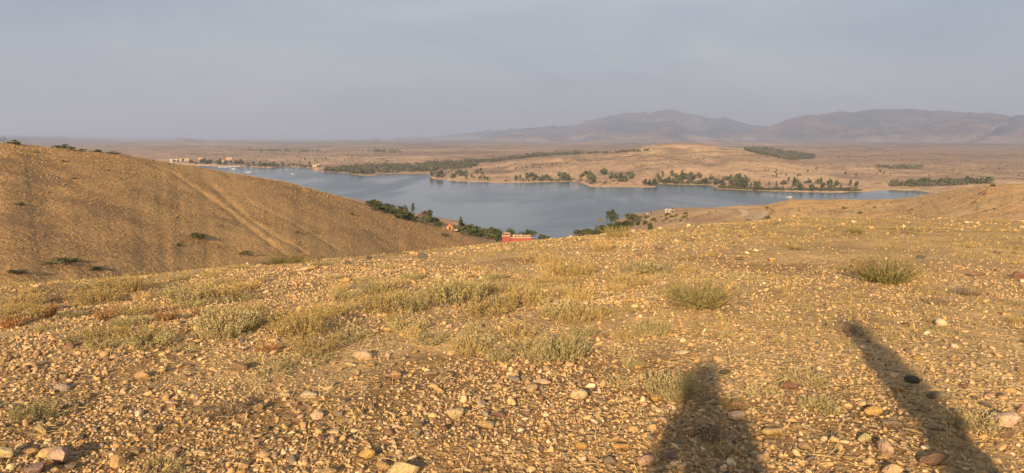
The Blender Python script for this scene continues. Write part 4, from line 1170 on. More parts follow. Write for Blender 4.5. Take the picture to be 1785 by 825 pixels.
# ------------------------------------------------------------------ tussocks on the brown hill and the ridge
def tussocks(name, n, th0, th1, r0, r1, which, size, m, label):
    th = np.radians(RNG.uniform(th0, th1, n)); r = np.sqrt(RNG.uniform(r0 * r0, r1 * r1, n))
    x, y = np.sin(th) * r, np.cos(th) * r
    pp = np.stack(height_parts(x, y)); c = np.argmax(pp, 0)
    gd = np.minimum.reduce([polyline_dist(x, y, g) for g in gully_w]); sw = polyline_dist(x, y, swath)
    keep = (c == which) & (RNG.uniform(0, 1, n) < 0.62 + 1.3 * fbm(x, y, 14, 3, 190))
    if which == 2: keep &= (gd > 1.6) & ((sw > 8) | (RNG.uniform(0, 1, n) < .25))
    x, y = x[keep], y[keep]
    z = near_height(x, y)
    s = RNG.uniform(size[0], size[1], len(x)) * np.clip(np.hypot(x, y) / 210, .45, 1.2)
    v, f, _ = scatter_lumps(np.stack([x, y, z], 1), s, np.ones((len(x), 3)), sh0, OCT_F, (.5, .9), .2, .08)
    me = np_mesh(name, v, f, False, [m])
    tag(link(name, me), label, "dry grass", kind="stuff")
tussocks("tussock_grass", 42000, -42, -1, 105, 330, 2, (.26, .62), M_tussock, "countless small dry tussocks over the brown hill")
tussocks("ridge_grass", 9000, 18, 40, 60, 200, 3, (.25, .55), M_tussock, "small dry tussocks over the ochre ridge")

# ------------------------------------------------------------------ trees
def tree_meshes(name, seed, leafm, n=420, crown_h=0.75, crown_w=0.5, leaf=0.07, blobs=7, trunk_r=0.035, squat=1.0, open_=0.0):
    """unit height tree; returns (trunk mesh, crown mesh)"""
    r = np.random.default_rng(seed)
    tb = MB()
    top = np.array([r.normal(0, .03), r.normal(0, .03), 0.72])
    tb.tube([(0, 0, -0.06), (top[0] * .3, top[1] * .3, .25), tuple(top)], [trunk_r * 1.3, trunk_r, trunk_r * .4], 6)
    cen = []
    for i in range(blobs):
        a = r.uniform(0, 6.28); q = crown_w * (0.25 + 0.6 * r.uniform())
        c = np.array([math.cos(a) * q, math.sin(a) * q, 1 - crown_h * r.uniform(0.3, 0.9)])
        cen.append((c, r.uniform(.15, .27)))
        tb.tube([(top[0] * .4, top[1] * .4, .3), tuple((c + top * .4) * .6), tuple(c)], [trunk_r * .6, trunk_r * .4, trunk_r * .15], 4, cap=False)
    cen.append((np.array([0, 0, 1 - crown_h * .5]), .3))
    cen.append((np.array([0, 0, .86]), .15))
    V = []
    for _ in range(n):
        c, rad = cen[r.integers(len(cen))]
        u = r.normal(size=3); u /= np.linalg.norm(u)
        p = c + u * rad * (r.uniform(.55, 1.08)) * np.array([crown_w / .5, crown_w / .5, .85])
        nn = u + r.normal(0, .5, 3); nn /= np.linalg.norm(nn)
        a = np.cross(nn, r.normal(size=3)); a /= np.linalg.norm(a); b = np.cross(nn, a)
        l = leaf * r.uniform(.6, 1.4)
        V += [p - a * l - b * l * .6, p + a * l - b * l * .5, p + a * l * .5 + b * l, p - a * l * .7 + b * l * .8]
    V = np.array(V); V[:, 2] = np.maximum(V[:, 2], 0.02)
    F = np.arange(len(V)).reshape(-1, 4)
    return tb.mesh(name + "_trunk", [M_bark], True), np_mesh(name + "_crown", V, F, True, [leafm])

KINDS = {
 "dark":  [tree_meshes("dark_tree", 600 + i, M_tree, 620, .92, .5, .055, 9) for i in range(3)],
 "green": [tree_meshes("green_tree", 610 + i, M_bushy, 620, .92, .55, .055, 9) for i in range(3)],
 "tall":  [tree_meshes("tall_tree", 620 + i, M_tree, 420, .7, .3, .05, 7) for i in range(2)],
 "bush":  [tree_meshes("bush_tree", 630 + i, M_bushy, 420, .98, .85, .07, 8, .03) for i in range(2)],
 "mauve": [tree_meshes("mauve_tree", 640 + i, M_mauve, 420, .98, .7, .06, 8, .03) for i in range(1)],
}
def place_tree(kind, p, h, w, label, group=None, name=None):
    tm, cm = KINDS[kind][random.randrange(len(KINDS[kind]))]
    e = bpy.data.objects.new(name or "shore_tree", None); COL.objects.link(e)
    e.empty_display_size = 0.1
    e.location = p; e.rotation_euler = (0, 0, random.uniform(0, 6.28)); e.scale = (w, w, h)
    tag(e, label, "tree" if (name or "shore_tree").endswith("tree") else "bush", group)
    link("trunk", tm, e); link("crown", cm, e)
    return e
def px_tree(kind, px, py, hpx, wpx, label, group=None, name=None):
    p = hit(px, py, True, 105 if name in ('hill_bush', 'ridge_bush') else 200); d = (p - cam.location).length
    h = hpx * d / FPX; w = wpx * d / FPX
    if p.z < .3: p.z = .1
    return place_tree(kind, p - Vector((0, 0, .1)), h, w / (1.0 if kind != "bush" else 1.5), label, group, name)

NEAR_TREES = [
 ("green", 657, 362, 13, 16, "olive-green tree topping the shoreline scrub where it leaves the brown hill"),
 ("green", 706, 372, 15, 10, "pale round-topped tree rising from the shoreline scrub, beside the taller dark one"),
 ("tall", 720, 374, 21, 12, "tallest dark slim tree of the shoreline scrub below the brown hill"),
 ("dark", 748, 381, 16, 13, "dark rounded tree at the water end of the shoreline scrub"),
 ("mauve", 739, 381, 14, 22, "mauve-brown leafless tree next to the dark rounded one at the water"),
 ("tall", 803, 401, 24, 16, "tall airy dark tree with open crown behind the small orange-roofed hut"),
 ("dark", 830, 405, 12, 16, "dark tree on the shore between the airy tree and the red building, water side"),
 ("dark", 857, 411, 16, 24, "broad dark tree nearest the end wall of the red building, lake side"),
 ("dark", 870, 424, 20, 14, "dark narrow tree touching the end wall of the red building"),
 ("green", 889, 409, 11, 16, "yellow-green tree rising over the parapet of the red building"),
 ("dark", 894, 412, 10, 8, "small dark tree right behind the step in the red building's roof"),
 ("dark", 920, 416, 16, 28, "wide dark tree behind the long low wing of the red building"),
 ("dark", 944, 418, 10, 14, "dark tree just past the far end of the red building"),
 ("dark", 956, 420, 9, 12, "last small dark tree past the red building toward the water"),
 ("dark", 1068, 387, 22, 21, "large boxy dark tree alone on the headland, biggest there"),
 ("green", 1100, 384, 12, 34, "long low green thicket tree beyond the boxy dark tree"),
 ("dark", 1112, 393, 9, 10, "small dark round tree beside the orange earth cut on the headland"),
 ("dark", 1124, 392, 9, 8, "narrow dark tree, next beyond the small dark round one"),
 ("dark", 1134, 402, 14, 10, "dark upright tree standing nearest the grassy crest on the headland"),
 ("dark", 1075, 405, 14, 22, "dark thicket tree below the boxy dark tree"),
 ("green", 1050, 402, 10, 26, "green bushy tree low on the headland, under the palm"),
 ("green", 1020, 413, 9, 26, "green bush-like tree at the tip of the headland by the water"),
 ("green", 1140, 385, 6, 12, "small green shrub tree on the upper headland slope"),
 ("green", 1164, 375, 4, 10, "low green shrub tree just below the flat-roofed shed"),
]
for k, px, py, h, w, lab in NEAR_TREES: px_tree(k, px, py, h, w, lab)

def in_band(n, band, jitter=3):
    """band: list of (x, y_low, y_high) pixel spans of the survey"""
    b = np.array(band, float); out = []
    for _ in range(n):
        x = random.uniform(b[0, 0], b[-1, 0])
        y = random.uniform(np.interp(x, b[:, 0], b[:, 1]), np.interp(x, b[:, 0], b[:, 2]))
        out.append((x, y))
    return out
for px, py in in_band(58, [(645, 356, 362), (700, 368, 380), (760, 386, 398), (800, 396, 404), (870, 408, 420)]):
    if abs(px - 786) < 13: continue
    px_tree(random.choice(["dark", "green", "dark", "bush"]), px, py + 2, random.uniform(8, 14), random.uniform(13, 24), "one of the dark green bushy trees packed along the shore below the brown hill", "bushy trees packed along the shore below the brown hill")
for px, py in in_band(26, [(1000, 410, 414), (1050, 400, 410), (1095, 392, 405)]):
    px_tree(random.choice(["dark", "green", "bush"]), px, py, random.uniform(7, 11), random.uniform(12, 22), "one of the low green trees crowding the lakeside tip of the headland", "low green trees crowding the tip of the headland")
for px, py in in_band(26, [(1090, 384, 402), (1150, 375, 392), (1200, 372, 385)]):
    px_tree("bush", px, py, random.uniform(2.5, 4.5), random.uniform(4, 9), "one of the small round bushes dotted over the sandy headland", "round bushes dotted over the sandy headland", "headland_bush")

# palm on the headland
def palm():
    p = hit(1047, 400, True, 200); d = (p - cam.location).length; H = 21 * d / FPX
    e = bpy.data.objects.new("palm_tree", None); COL.objects.link(e); e.location = p
    tag(e, "yellowish palm with a bare thin trunk on the headland, beside the boxy dark tree", "palm")
    link("trunk", MB().tube([(0, 0, -.3), (.15, 0, H * .5), (0, 0, H * .8)], [.28, .2, .16], 7).mesh("palm_trunk", [M_bark], True), e)
    for k in range(15):
        a = k * 2.4; up = [1.1, .55, .1][k % 3]
        V, F = [], []
        L = H * .26
        dr = Vector((math.cos(a), math.sin(a), 0)); sd = Vector((-math.sin(a), math.cos(a), 0))
        for t in range(6):
            u = t / 5
            c = dr * (L * u) + Vector((0, 0, H * .8 + L * (up * u - 1.0 * u * u)))
            w = L * .17 * math.sin(math.pi * (0.12 + 0.85 * u))
            V += [c - sd * w - Vector((0, 0, w * .6)), c, c + sd * w - Vector((0, 0, w * .6))]
            if t: b = 3 * t; F += [(b - 3, b - 2, b + 1, b), (b - 2, b - 1, b + 2, b + 1)]
        me = bpy.data.meshes.new("frond"); me.from_pydata(V, [], F); me.materials.append(M_palm); me.update()
        link("frond", me, e)
M_palm = leaf_mat("palm_frond", (0.16, 0.13, 0.045), (0.26, 0.2, 0.07), 1.0)
palm()

# trees beyond the lake: single meshes, a few pixels each
def merged_tree(seed, w, n=110, h=0.9, tall=False):
    tm, cm = tree_meshes("lakeside_tree", seed, M_treefar, n, .9 if not tall else .7, w, .10, 5, .03)
    Vt = np.array([v.co[:] for v in tm.vertices]); Vc = np.array([v.co[:] for v in cm.vertices])
    faces = [tuple(p.vertices) for p in tm.polygons] + [tuple(i + len(Vt) for i in p.vertices) for p in cm.polygons]
    me = bpy.data.meshes.new("lakeside_tree")
    me.from_pydata([tuple(v) for v in np.concatenate([Vt, Vc])], [], faces)
    me.materials.append(M_bark); me.materials.append(M_treefar)
    me.polygons.foreach_set("material_index", [0] * len(tm.polygons) + [1] * len(cm.polygons)); me.update()
    return me
FT = [merged_tree(700 + i, .5) for i in range(5)] + [merged_tree(710 + i, .26, 90, tall=True) for i in range(3)]
def far_trees(n, band, hr, wr, label, group, tall=.3):
    for px, py in in_band(n, band):
        p = hit(px, py)
        if p.z < .2: p.z = .15
        d = (p - cam.location).length
        i = random.randrange(5, 8) if random.random() < tall else random.randrange(5)
        h = random.uniform(*hr) * d / FPX; w = random.uniform(*wr) * d / FPX
        o = link("lakeside_tree", FT[i], None, p - Vector((0, 0, .3)), (0, 0, random.uniform(0, 6.28)), (w, w, h))
        tag(o, label, "tree", group)
far_trees(6, [(298, 283, 285), (345, 284, 287)], (4, 7), (7, 10), "one of the dark trees around the two far white houses behind the hill shoulder", "trees around the two far white houses")
far_trees(20, [(350, 284, 286), (385, 285, 288), (420, 285, 288)], (5, 9), (7, 11), "one of the dense dark trees behind the moored boats on the far shore", "dense trees behind the moored boats")
far_trees(22, [(432, 287, 290), (500, 287, 291), (552, 287, 292)], (4, 7), (5, 9), "one of the trees lining the far waterline between the boats and the wooded spit", "trees lining the far waterline past the boats")
far_trees(10, [(500, 278, 284), (600, 280, 286)], (3, 7), (3, 5), "one of the thin scattered trees on the slope above the far waterline", "thin scattered trees above the far waterline", .8)
far_trees(9, [(560, 299, 301), (650, 301, 304)], (4, 8), (5, 9), "one of the trees on the low sandy spit before the dark wood", "trees on the low sandy spit")
far_trees(4, [(611, 302, 303), (632, 303, 304)], (9, 12), (9, 12), "one of the four taller trees clustered on the sandy spit", "taller trees clustered on the sandy spit")
far_trees(8, [(748, 307, 309), (772, 307, 311)], (9, 13), (8, 13), "one of the big dark trees on the wooded point jutting into the lake", "big dark trees on the wooded point")
far_trees(22, [(785, 302, 312), (830, 300, 315), (850, 300, 316)], (5, 9), (7, 11), "one of the trees just inland of the wooded point, before the pale slope", "trees just inland of the wooded point")
far_trees(9, [(868, 290, 298), (1000, 284, 294)], (3, 5), (3, 5), "one of the tiny lone trees dotted high on the pale yellow slope", "lone trees dotted high on the pale slope", .2)
far_trees(16, [(898, 309, 316), (960, 306, 317)], (6, 9), (7, 11), "one of the dark waterside trees below the pale yellow slope", "dark waterside trees below the pale slope")
far_trees(40, [(975, 310, 315), (1030, 300, 321), (1085, 304, 320), (1105, 304, 314)], (7, 12), (8, 12), "one of the trees in the dense grove behind the sand island", "trees in the dense grove behind the sand island")
far_trees(4, [(1125, 322, 325), (1141, 322, 326)], (10, 13), (10, 14), "one of the dark trees at the end of the sand island", "dark trees at the end of the sand island", 0)
far_trees(34, [(1147, 309, 320), (1190, 306, 322), (1240, 314, 322)], (7, 12), (8, 12), "one of the trees in the tall grove beyond the end of the sand island", "trees in the tall grove beyond the sand island")
far_trees(26, [(1246, 314, 328), (1310, 312, 331)], (8, 13), (9, 14), "one of the trees on the bushy promontory opposite the ochre ridge", "trees on the bushy promontory")
far_trees(42, [(1310, 320, 332), (1420, 320, 334), (1495, 322, 333)], (7, 12), (7, 11), "one of the waterside trees in the long row past the bushy promontory", "waterside trees in the long row past the promontory", .45)
far_trees(18, [(1330, 298, 312), (1420, 296, 310), (1560, 300, 314)], (3, 6), (3, 6), "one of the scattered small trees on the slope above the long waterside row", "scattered small trees above the long waterside row", .4)
far_trees(34, [(1553, 320, 326), (1640, 316, 325), (1725, 315, 320)], (6, 9), (8, 13), "one of the trees in the dark row that runs behind the ochre ridge", "trees in the dark row behind the ochre ridge", .1)

# woods too far and dense to count: joined crowns
def woods(name, n, bands, size, m, label, rmin=200):
    P, Sx = [], []
    for band, share in bands:
        for px, py in in_band(int(n * share), band):
            p = hit(px, py, True, rmin)
            if p.z < .3: continue
            P.append(p[:]); Sx.append(random.uniform(*size) * (p - cam.location).length / FPX)
    P = np.array(P); Sx = np.array(Sx)
    k = 9
    P2 = np.repeat(P, k, 0) + RNG.normal(0, .32, (len(P) * k, 3)) * np.repeat(Sx, k)[:, None] * np.array([1, 1, .7])
    P2[:, 2] += np.repeat(Sx, k) * .35
    v, f, _ = scatter_lumps(P2, np.repeat(Sx, k) * RNG.uniform(.25, .55, len(P2)), np.ones((len(P2), 3)), sh0, OCT_F, (.6, 1), .6, 0)
    me = np_mesh(name, v, f, False, [m])
    tag(link(name, me), label, "woodland", kind="stuff")
M_wood = leaf_mat("wood_leaf", (0.055, 0.060, 0.036), (0.11, 0.105, 0.065), 0.04, .05)
woods("scrub_woods", 900, [([(570, 296, 299), (640, 289, 302), (750, 287, 300), (830, 284, 292)], .68),
                     ([(740, 285, 288), (850, 280.5, 284), (900, 275, 278), (950, 270, 273), (1010, 267, 270)], .32)], (4, 8), M_wood,
      "dark wooded belt on low ground beyond the spit, running up behind the pale slope")
woods("pine_woods", 900, [([(1298, 259, 262), (1330, 258, 271), (1380, 265, 280), (1420, 271, 277)], 1.0)], (2.5, 4.5), M_wood,
      "dark slanting block of forest on the far hillside below the mountain")
woods("hill_grove_woods", 130, [([(1530, 290, 292), (1560, 290, 296), (1607, 291, 295)], 1.0)], (3, 5), M_wood,
      "dark lens-shaped grove in the fold of the far brown slope")
woods("hedgerow_woods", 160, [([(1010, 267, 269), (1060, 266, 268), (1130, 262, 264)], .5), ([(430, 262, 264), (560, 263, 266)], .25), ([(640, 262, 266), (700, 262, 267)], .25)], (3, 5), M_wood,
      "thin broken lines of dark scrub crossing the far pale plain")
woods("waterside_scrub", 900, [([(1250, 327, 329), (1330, 330, 332), (1500, 331, 334)], .4), ([(560, 300, 302), (650, 302, 305)], .1), ([(430, 289, 292), (560, 290, 293)], .08), ([(880, 315, 318), (1000, 313, 316), (1040, 314, 321), (1090, 314, 321)], .1), ([(1150, 317, 320.5), (1240, 319, 322.5)], .1),
                        ([(645, 358, 366), (700, 370, 384), (780, 392, 402), (860, 408, 420)], .2), ([(1010, 408, 414), (1090, 386, 404), (1130, 378, 382)], .15)], (3, 6), M_wood,
      "low dark scrub along the edges of the lake")

woods("dark_row_woods", 260, [([(1553, 321, 326), (1640, 317, 325), (1730, 314, 320)], 1.0)], (4, 8), M_wood,
      "dense dark scrub filling the tree row behind the ochre ridge")
woods("ridge_scrub", 110, [([(1340, 366, 376), (1450, 355, 377), (1600, 352, 376), (1785, 335, 380)], .8), ([(1130, 372, 392), (1330, 368, 384)], .2)], (1.5, 4), M_wood,
      "small dark low shrubs dotted over the ochre ridge and headland", 80)
woods("hillside_scrub", 1500, [([(600, 268, 290), (850, 285, 312), (1150, 262, 312), (1300, 266, 318), (1500, 272, 325), (1785, 285, 312)], .75), ([(330, 262, 284), (700, 258, 284)], .25)], (1.2, 2.6), M_wood,
      "tiny dark shrubs peppered over the pale slopes beyond the lake")

# dark bushes on the brown hill, each its own thing
HB = [(25, 251, 22, 7), (8, 247, 14, 7), (114, 259, 24, 8), (143, 262, 12, 4), (170, 264, 16, 4), (196, 267, 22, 4),
      (37, 356, 16, 5), (104, 456, 46, 7), (20, 475, 30, 5), (165, 470, 34, 6), (341, 411, 34, 6), (614, 374, 12, 5), (428, 441, 30, 5),
      (518, 405, 8, 4), (546, 404, 7, 3), (310, 427, 14, 4), (65, 266, 10, 3), (110, 281, 9, 3), (773, 409, 18, 4), (212, 312, 8, 3), (190, 297, 8, 3), (130, 310, 9, 3)]
HBL = ["dark bush cut by the skyline near the picture corner, second from the edge", "dark bush on the skyline at the very corner of the picture", "domed dark bush, tallest on the hill skyline",
       "low dark bush on the skyline right beside the domed one", "low flat bush on the skyline, second past the domed one", "longest flat bush on the skyline, farthest down it",
       "lone dark bush high on the shaded hill face near the picture edge", "wide dark flat bush low on the hill, above the stony slope", "dark mat bush at the picture edge low on the hill",
       "brown straggling bush low on the hill beside the wide dark one", "long dark bush in the middle of the hill face", "dark round bush below the hill skyline facing the lake", "flat dark bush at the foot of the hill by the stony crest",
       "small green bush on the light swath, first of two", "small bush on the light swath, second of two", "pale low bush under the long dark one in the middle of the hill",
       "small dark bush just under the hill skyline near the corner", "small dark bush just under the domed skyline bush", "flat brownish bush near the hill's lakeside foot, below the orange-roofed hut",
       "tiny dark bush high on the hill, nearer the gullies", "tiny dark bush high on the hill, above the other tiny one", "tiny dark bush high on the hill, farthest from the gullies"]
for (px, py, w, h), lab in zip(HB, HBL):
    px_tree("bush", px, py + 1, h, w, lab, None, "hill_bush")
HB2 = [(1338, 364, 7, 5), (1470, 364, 12, 4), (1340, 382, 12, 6), (1525, 362, 8, 3), (1590, 366, 7, 3), (1500, 372, 12, 4), (1700, 353, 6, 3), (1628, 358, 6, 2), (1655, 345, 5, 2)]
HBL2 = ["small bush on the orange end of the ridge, by the dirt road", "dark low bush in the middle of the orange ridge face", "round bush where the dirt road meets the grassy crest",
        "little dark bush midway along the ridge face, near its crest side", "little dark bush on the ridge below the pale terrace", "broad low bush at the foot of the orange ridge face",
        "tiny bush on the upper terrace of the ridge", "tiny bush between the terrace and the lake end of the ridge", "tiniest bush near the ridge top facing the dark row of trees"]
for (px, py, w, h), lab in zip(HB2, HBL2):
    px_tree("bush", px, py, h, w, lab, None, "ridge_bush")

# dead crooked shrub on the ridge
def dead_shrub():
    p = hit(1716, 340); d = (p - cam.location).length; s = d / FPX
    e = bpy.data.objects.new("dead_shrub", None); COL.objects.link(e); e.location = p
    tag(e, "crooked dead shrub with a dark bushy top leaning on the ridge skyline", "shrub")
    m = MB()
    m.tube([(0, 0, -.2), (1 * s, 0, 5 * s), (4 * s, 0, 10 * s), (10 * s, 0, 14 * s)], [.12, .1, .07, .04], 5)
    m.tube([(1 * s, 0, 4 * s), (-2 * s, 0, 7 * s), (-5 * s, 0, 8 * s)], [.07, .05, .02], 4)
    m.tube([(0, 0, 0), (-2.5 * s, .1, 3 * s), (-4 * s, 0, 4.5 * s)], [.06, .04, .02], 4)
    link("trunk", m.mesh("dead_shrub_trunk", [M_bark], True), e)
    c = link("crown", KINDS["bush"][0][1], e, (11 * s, 0, 11.5 * s), None, (6 * s, 6 * s, 5 * s))
dead_shrub()

# ------------------------------------------------------------------ buildings
M_red = flat_mat("red_render", (0.25, 0.068, 0.052), 0.14, .6)
M_cream = flat_mat("cream_plaster", (0.42, 0.31, 0.21), 0.1, .6)
M_white = flat_mat("white_plaster", (0.45, 0.39, 0.33), 0.06, .4)
M_roof = flat_mat("terracotta", (0.42, 0.17, 0.075), 0.2, 2)
M_dark = flat_mat("dark_opening", (0.035, 0.03, 0.028), 0.1, 2, .5)
M_orangew = flat_mat("peach_plaster", (0.47, 0.29, 0.17), 0.1, 1)

def face_yaw(p): return -math.atan2(p.x, p.y)

def red_building():
    p = hit(898, 424); d = 330.0
    th, t = sight(898, 424)
    R = math.hypot(p.x, p.y)
    if R < 150 or R > 420: R = 335.0
    x, y = math.sin(th) * R, math.cos(th) * R
    z = float(height(x, y))
    s = R / FPX
    zb = EYE + sight(898, 430)[1] * R          # wall foot as surveyed
    zb = min(zb, z)
    e = bpy.data.objects.new("red_building", None); COL.objects.link(e)
    e.location = (x, y, zb); e.rotation_euler = (0, 0, face_yaw(Vector((x, y, 0))))
    tag(e, "long red-walled building with a taller end block and cream parapet by the lake", "building")
    h1 = EYE + sight(884, 411.5)[1] * R - zb; h2 = EYE + sight(910, 415.2)[1] * R - zb
    xa, xb, xc = -23 * s, -9 * s, 28 * s
    link("wall", MB().box(xa, xb, -1, 9, 0, h1).mesh("wall", [M_red]), e)
    link("wall", MB().box(xb + .01, xc, 0, 8, 0, h2).mesh("wall", [M_red]), e)
    w = .25
    pr = MB()
    pr.box(xa - .1, xb + .1, -1.12, -1 + w, h1, h1 + .4); pr.box(xa - .1, xb + .1, 9 - w, 9.1, h1, h1 + .4)
    pr.box(xa - .1, xa + w, -1 + w, 9 - w, h1, h1 + .4); pr.box(xb - w, xb + .1, -1 + w, 9 - w, h1, h1 + .4)
    for k in range(4): pr.box(xa + k * 1.25, xa + .45 + k * 1.25, -1.12, -1 + w, h1 + .4, h1 + .75)
    link("parapet", pr.mesh("parapet", [M_cream]), e)
    pr = MB(); pr.box(xb + .15, xc + .1, -.12, w, h2, h2 + .4); pr.box(xb + .15, xc + .1, 8 - w, 8.1, h2, h2 + .4); pr.box(xc - w, xc + .1, w, 8 - w, h2, h2 + .4)
    link("parapet", pr.mesh("parapet", [M_orangew]), e)
    for q in (.06, .42):
        cx = xb + 1 + (xc - xb) * q
        link("chimney", MB().box(cx, cx + .5, 3, 3.5, h2, h2 + 1.3).box(cx - .1, cx + .6, 2.9, 3.6, h2 + 1.3, h2 + 1.45).mesh("chimney", [M_cream]), e)
    link("roof", MB().box(xb + .2, xc - w, w, 8 - w, h2 + .004, h2 + .1).mesh("roof", [M_cream]), e)
    for q in (0.15, 0.4, 0.65, 0.88):
        cx = xb + (xc - xb) * q
        f = link("window", MB().box(cx, cx + 1.0, -.06, .02, h2 * .45, h2 * .45 + 1.2).mesh("window_frame", [M_cream]), e)
        link("pane", MB().box(cx + .12, cx + .88, -.08, -.055, h2 * .45 + .12, h2 * .45 + 1.08).mesh("window_pane", [M_dark]), f)
    dd = link("door", MB().box(xa + 1.6, xa + 2.7, -1.06, -.98, 0.0, h1 * .45).mesh("door", [M_dark]), e)
red_building()

def hut():
    p = hit(784, 401)
    R = math.hypot(p.x, p.y); s = R / FPX
    print("hut", p, R)
    e = bpy.data.objects.new("small_hut", None); COL.objects.link(e)
    e.location = (p.x, p.y, p.z - .6); e.rotation_euler = (0, 0, face_yaw(p))
    tag(e, "small peach hut with a pointed orange roof where the brown hill meets the trees", "hut")
    w = 5.0 * s; h = 5.5 * s + .6
    link("wall", MB().box(-w, w, 0, 2 * w, 0, h).mesh("wall", [M_orangew]), e)
    rf = MB(); o = .3
    rf.v = [(-w - o, -o, h), (w + o, -o, h), (w + o, 2 * w + o, h), (-w - o, 2 * w + o, h), (-w * .3, w * .7, h + 3.4 * s), (w * .3, w * .7, h + 3.4 * s), (w * .3, w * 1.3, h + 3.4 * s), (-w * .3, w * 1.3, h + 3.4 * s), (0, w, h + 5.2 * s)]
    rf.f = [(3, 2, 1, 0), (0, 1, 5, 4), (1, 2, 6, 5), (2, 3, 7, 6), (3, 0, 4, 7), (4, 5, 8), (5, 6, 8), (6, 7, 8), (7, 4, 8)]; rf.m = [0] * 9
    link("roof", rf.mesh("roof", [M_roof]), e)
    link("door", MB().box(-.45, .45, -.05, .01, 0.05, 2.3).mesh("door", [M_dark]), e)
    link("window", MB().box(w * .5, w * .8, -.04, .01, h * .5, h * .75).mesh("window", [M_dark]), e)
    link("terrace_wall", MB().box(w + .3, w * 2.7, -.6, 1.2, .2, h * .38).mesh("terrace_wall", [M_cream]), e)
hut()

def rock_mound():
    p = hit(852, 430, True, 120); d = (p - cam.location).length; s = d / FPX
    V = stone_shape(I3, 909, True); V = V + 0.10 * np.stack([fbm(V[:, 0], V[:, 1] + V[:, 2], .5, 3, 300 + k) for k in range(3)], 1)
    o = link("rock_outcrop", np_mesh("rock_outcrop", V, F3, False, [M_rockm]), None, p + Vector((0, 0, 1.0 * s)), (0, .15, .3), (15 * s, 12 * s, 13 * s))
    tag(o, "mauve-brown rocky hump at the lakeside foot of the brown hill, before the red building", "rock")
M_rockm = flat_mat("mauve_rock", (0.20, 0.14, 0.11), 0.35, 2.0, .9, .3)
rock_mound()

def house(px, py, wpx, hpx, label, m, roofm, gable=False, wins=2, depth=6.0):
    p = hit(px, py); d = (p - cam.location).length; s = d / FPX
    if p.z < .5: p.z = .5
    e = bpy.data.objects.new("lakeside_house", None); COL.objects.link(e)
    e.location = p - Vector((0, 0, .5)); e.rotation_euler = (0, 0, face_yaw(p))
    tag(e, label, "house")
    w, h = wpx * s / 2, hpx * s + .5
    link("wall", MB().box(-w, w, 0, depth, 0, h).mesh("wall", [m]), e)
    if gable:
        g = MB(); o = .4; rh = h * .35
        g.v = [(-w - o, -o, h), (w + o, -o, h), (w + o, depth + o, h), (-w - o, depth + o, h), (-w - o, depth / 2, h + rh), (w + o, depth / 2, h + rh)]
        g.f = [(0, 1, 5, 4), (2, 3, 4, 5), (0, 4, 3), (1, 2, 5), (3, 2, 1, 0)]; g.m = [0] * 5
        link("roof", g.mesh("roof", [roofm]), e)
    else:
        link("roof", MB().box(-w - .25, w + .25, -.3, depth + .3, h + .003, h + .35).mesh("roof", [roofm]), e)
    for k in range(wins):
        cx = -w + (k + .7) * 2 * w / (wins + .6)
        link("window", MB().box(cx - .6, cx + .6, -.05, .01, h * .5, h * .5 + 1.1).mesh("window", [M_dark]), e)
    link("door", MB().box(w * .55, w * .55 + .95, -.06, .01, .45, 2.5).mesh("door", [M_dark]), e)
house(303, 283.5, 10, 4, "white gabled house nearest the hill shoulder on the far shore", M_white, M_white, True)
house(321, 281, 14, 4, "cream flat-roofed house beside the white gabled one on the far shore", M_cream, M_cream)
house(399, 279, 9, 3.5, "peach house half hidden in trees above the moored boats", M_orangew, M_orangew)
house(349, 284, 5, 8, "narrow pinkish tower-like house at the start of the lakeside trees", M_orangew, M_cream, False, 1)
house(386, 278+6, 8, 2.5, "low white shed among the trees right behind the boats", M_white, M_white, True)
house(551, 291, 11, 4, "pale house on the far waterline just before the wooded spit", M_cream, M_cream)
house(1167, 370, 14, 3.2, "white flat-roofed shed on top of the headland, against the water", M_white, M_white, False, 2, 5)
house(1131, 374.5, 7, 2.2, "small whitish hut lower on the headland than the flat-roofed shed", M_white, M_cream, True, 1, 4)
house(1768 - 52, 314, 14, 2.2, "long white building above the dark tree row behind the ochre ridge", M_white, M_white, False, 3)

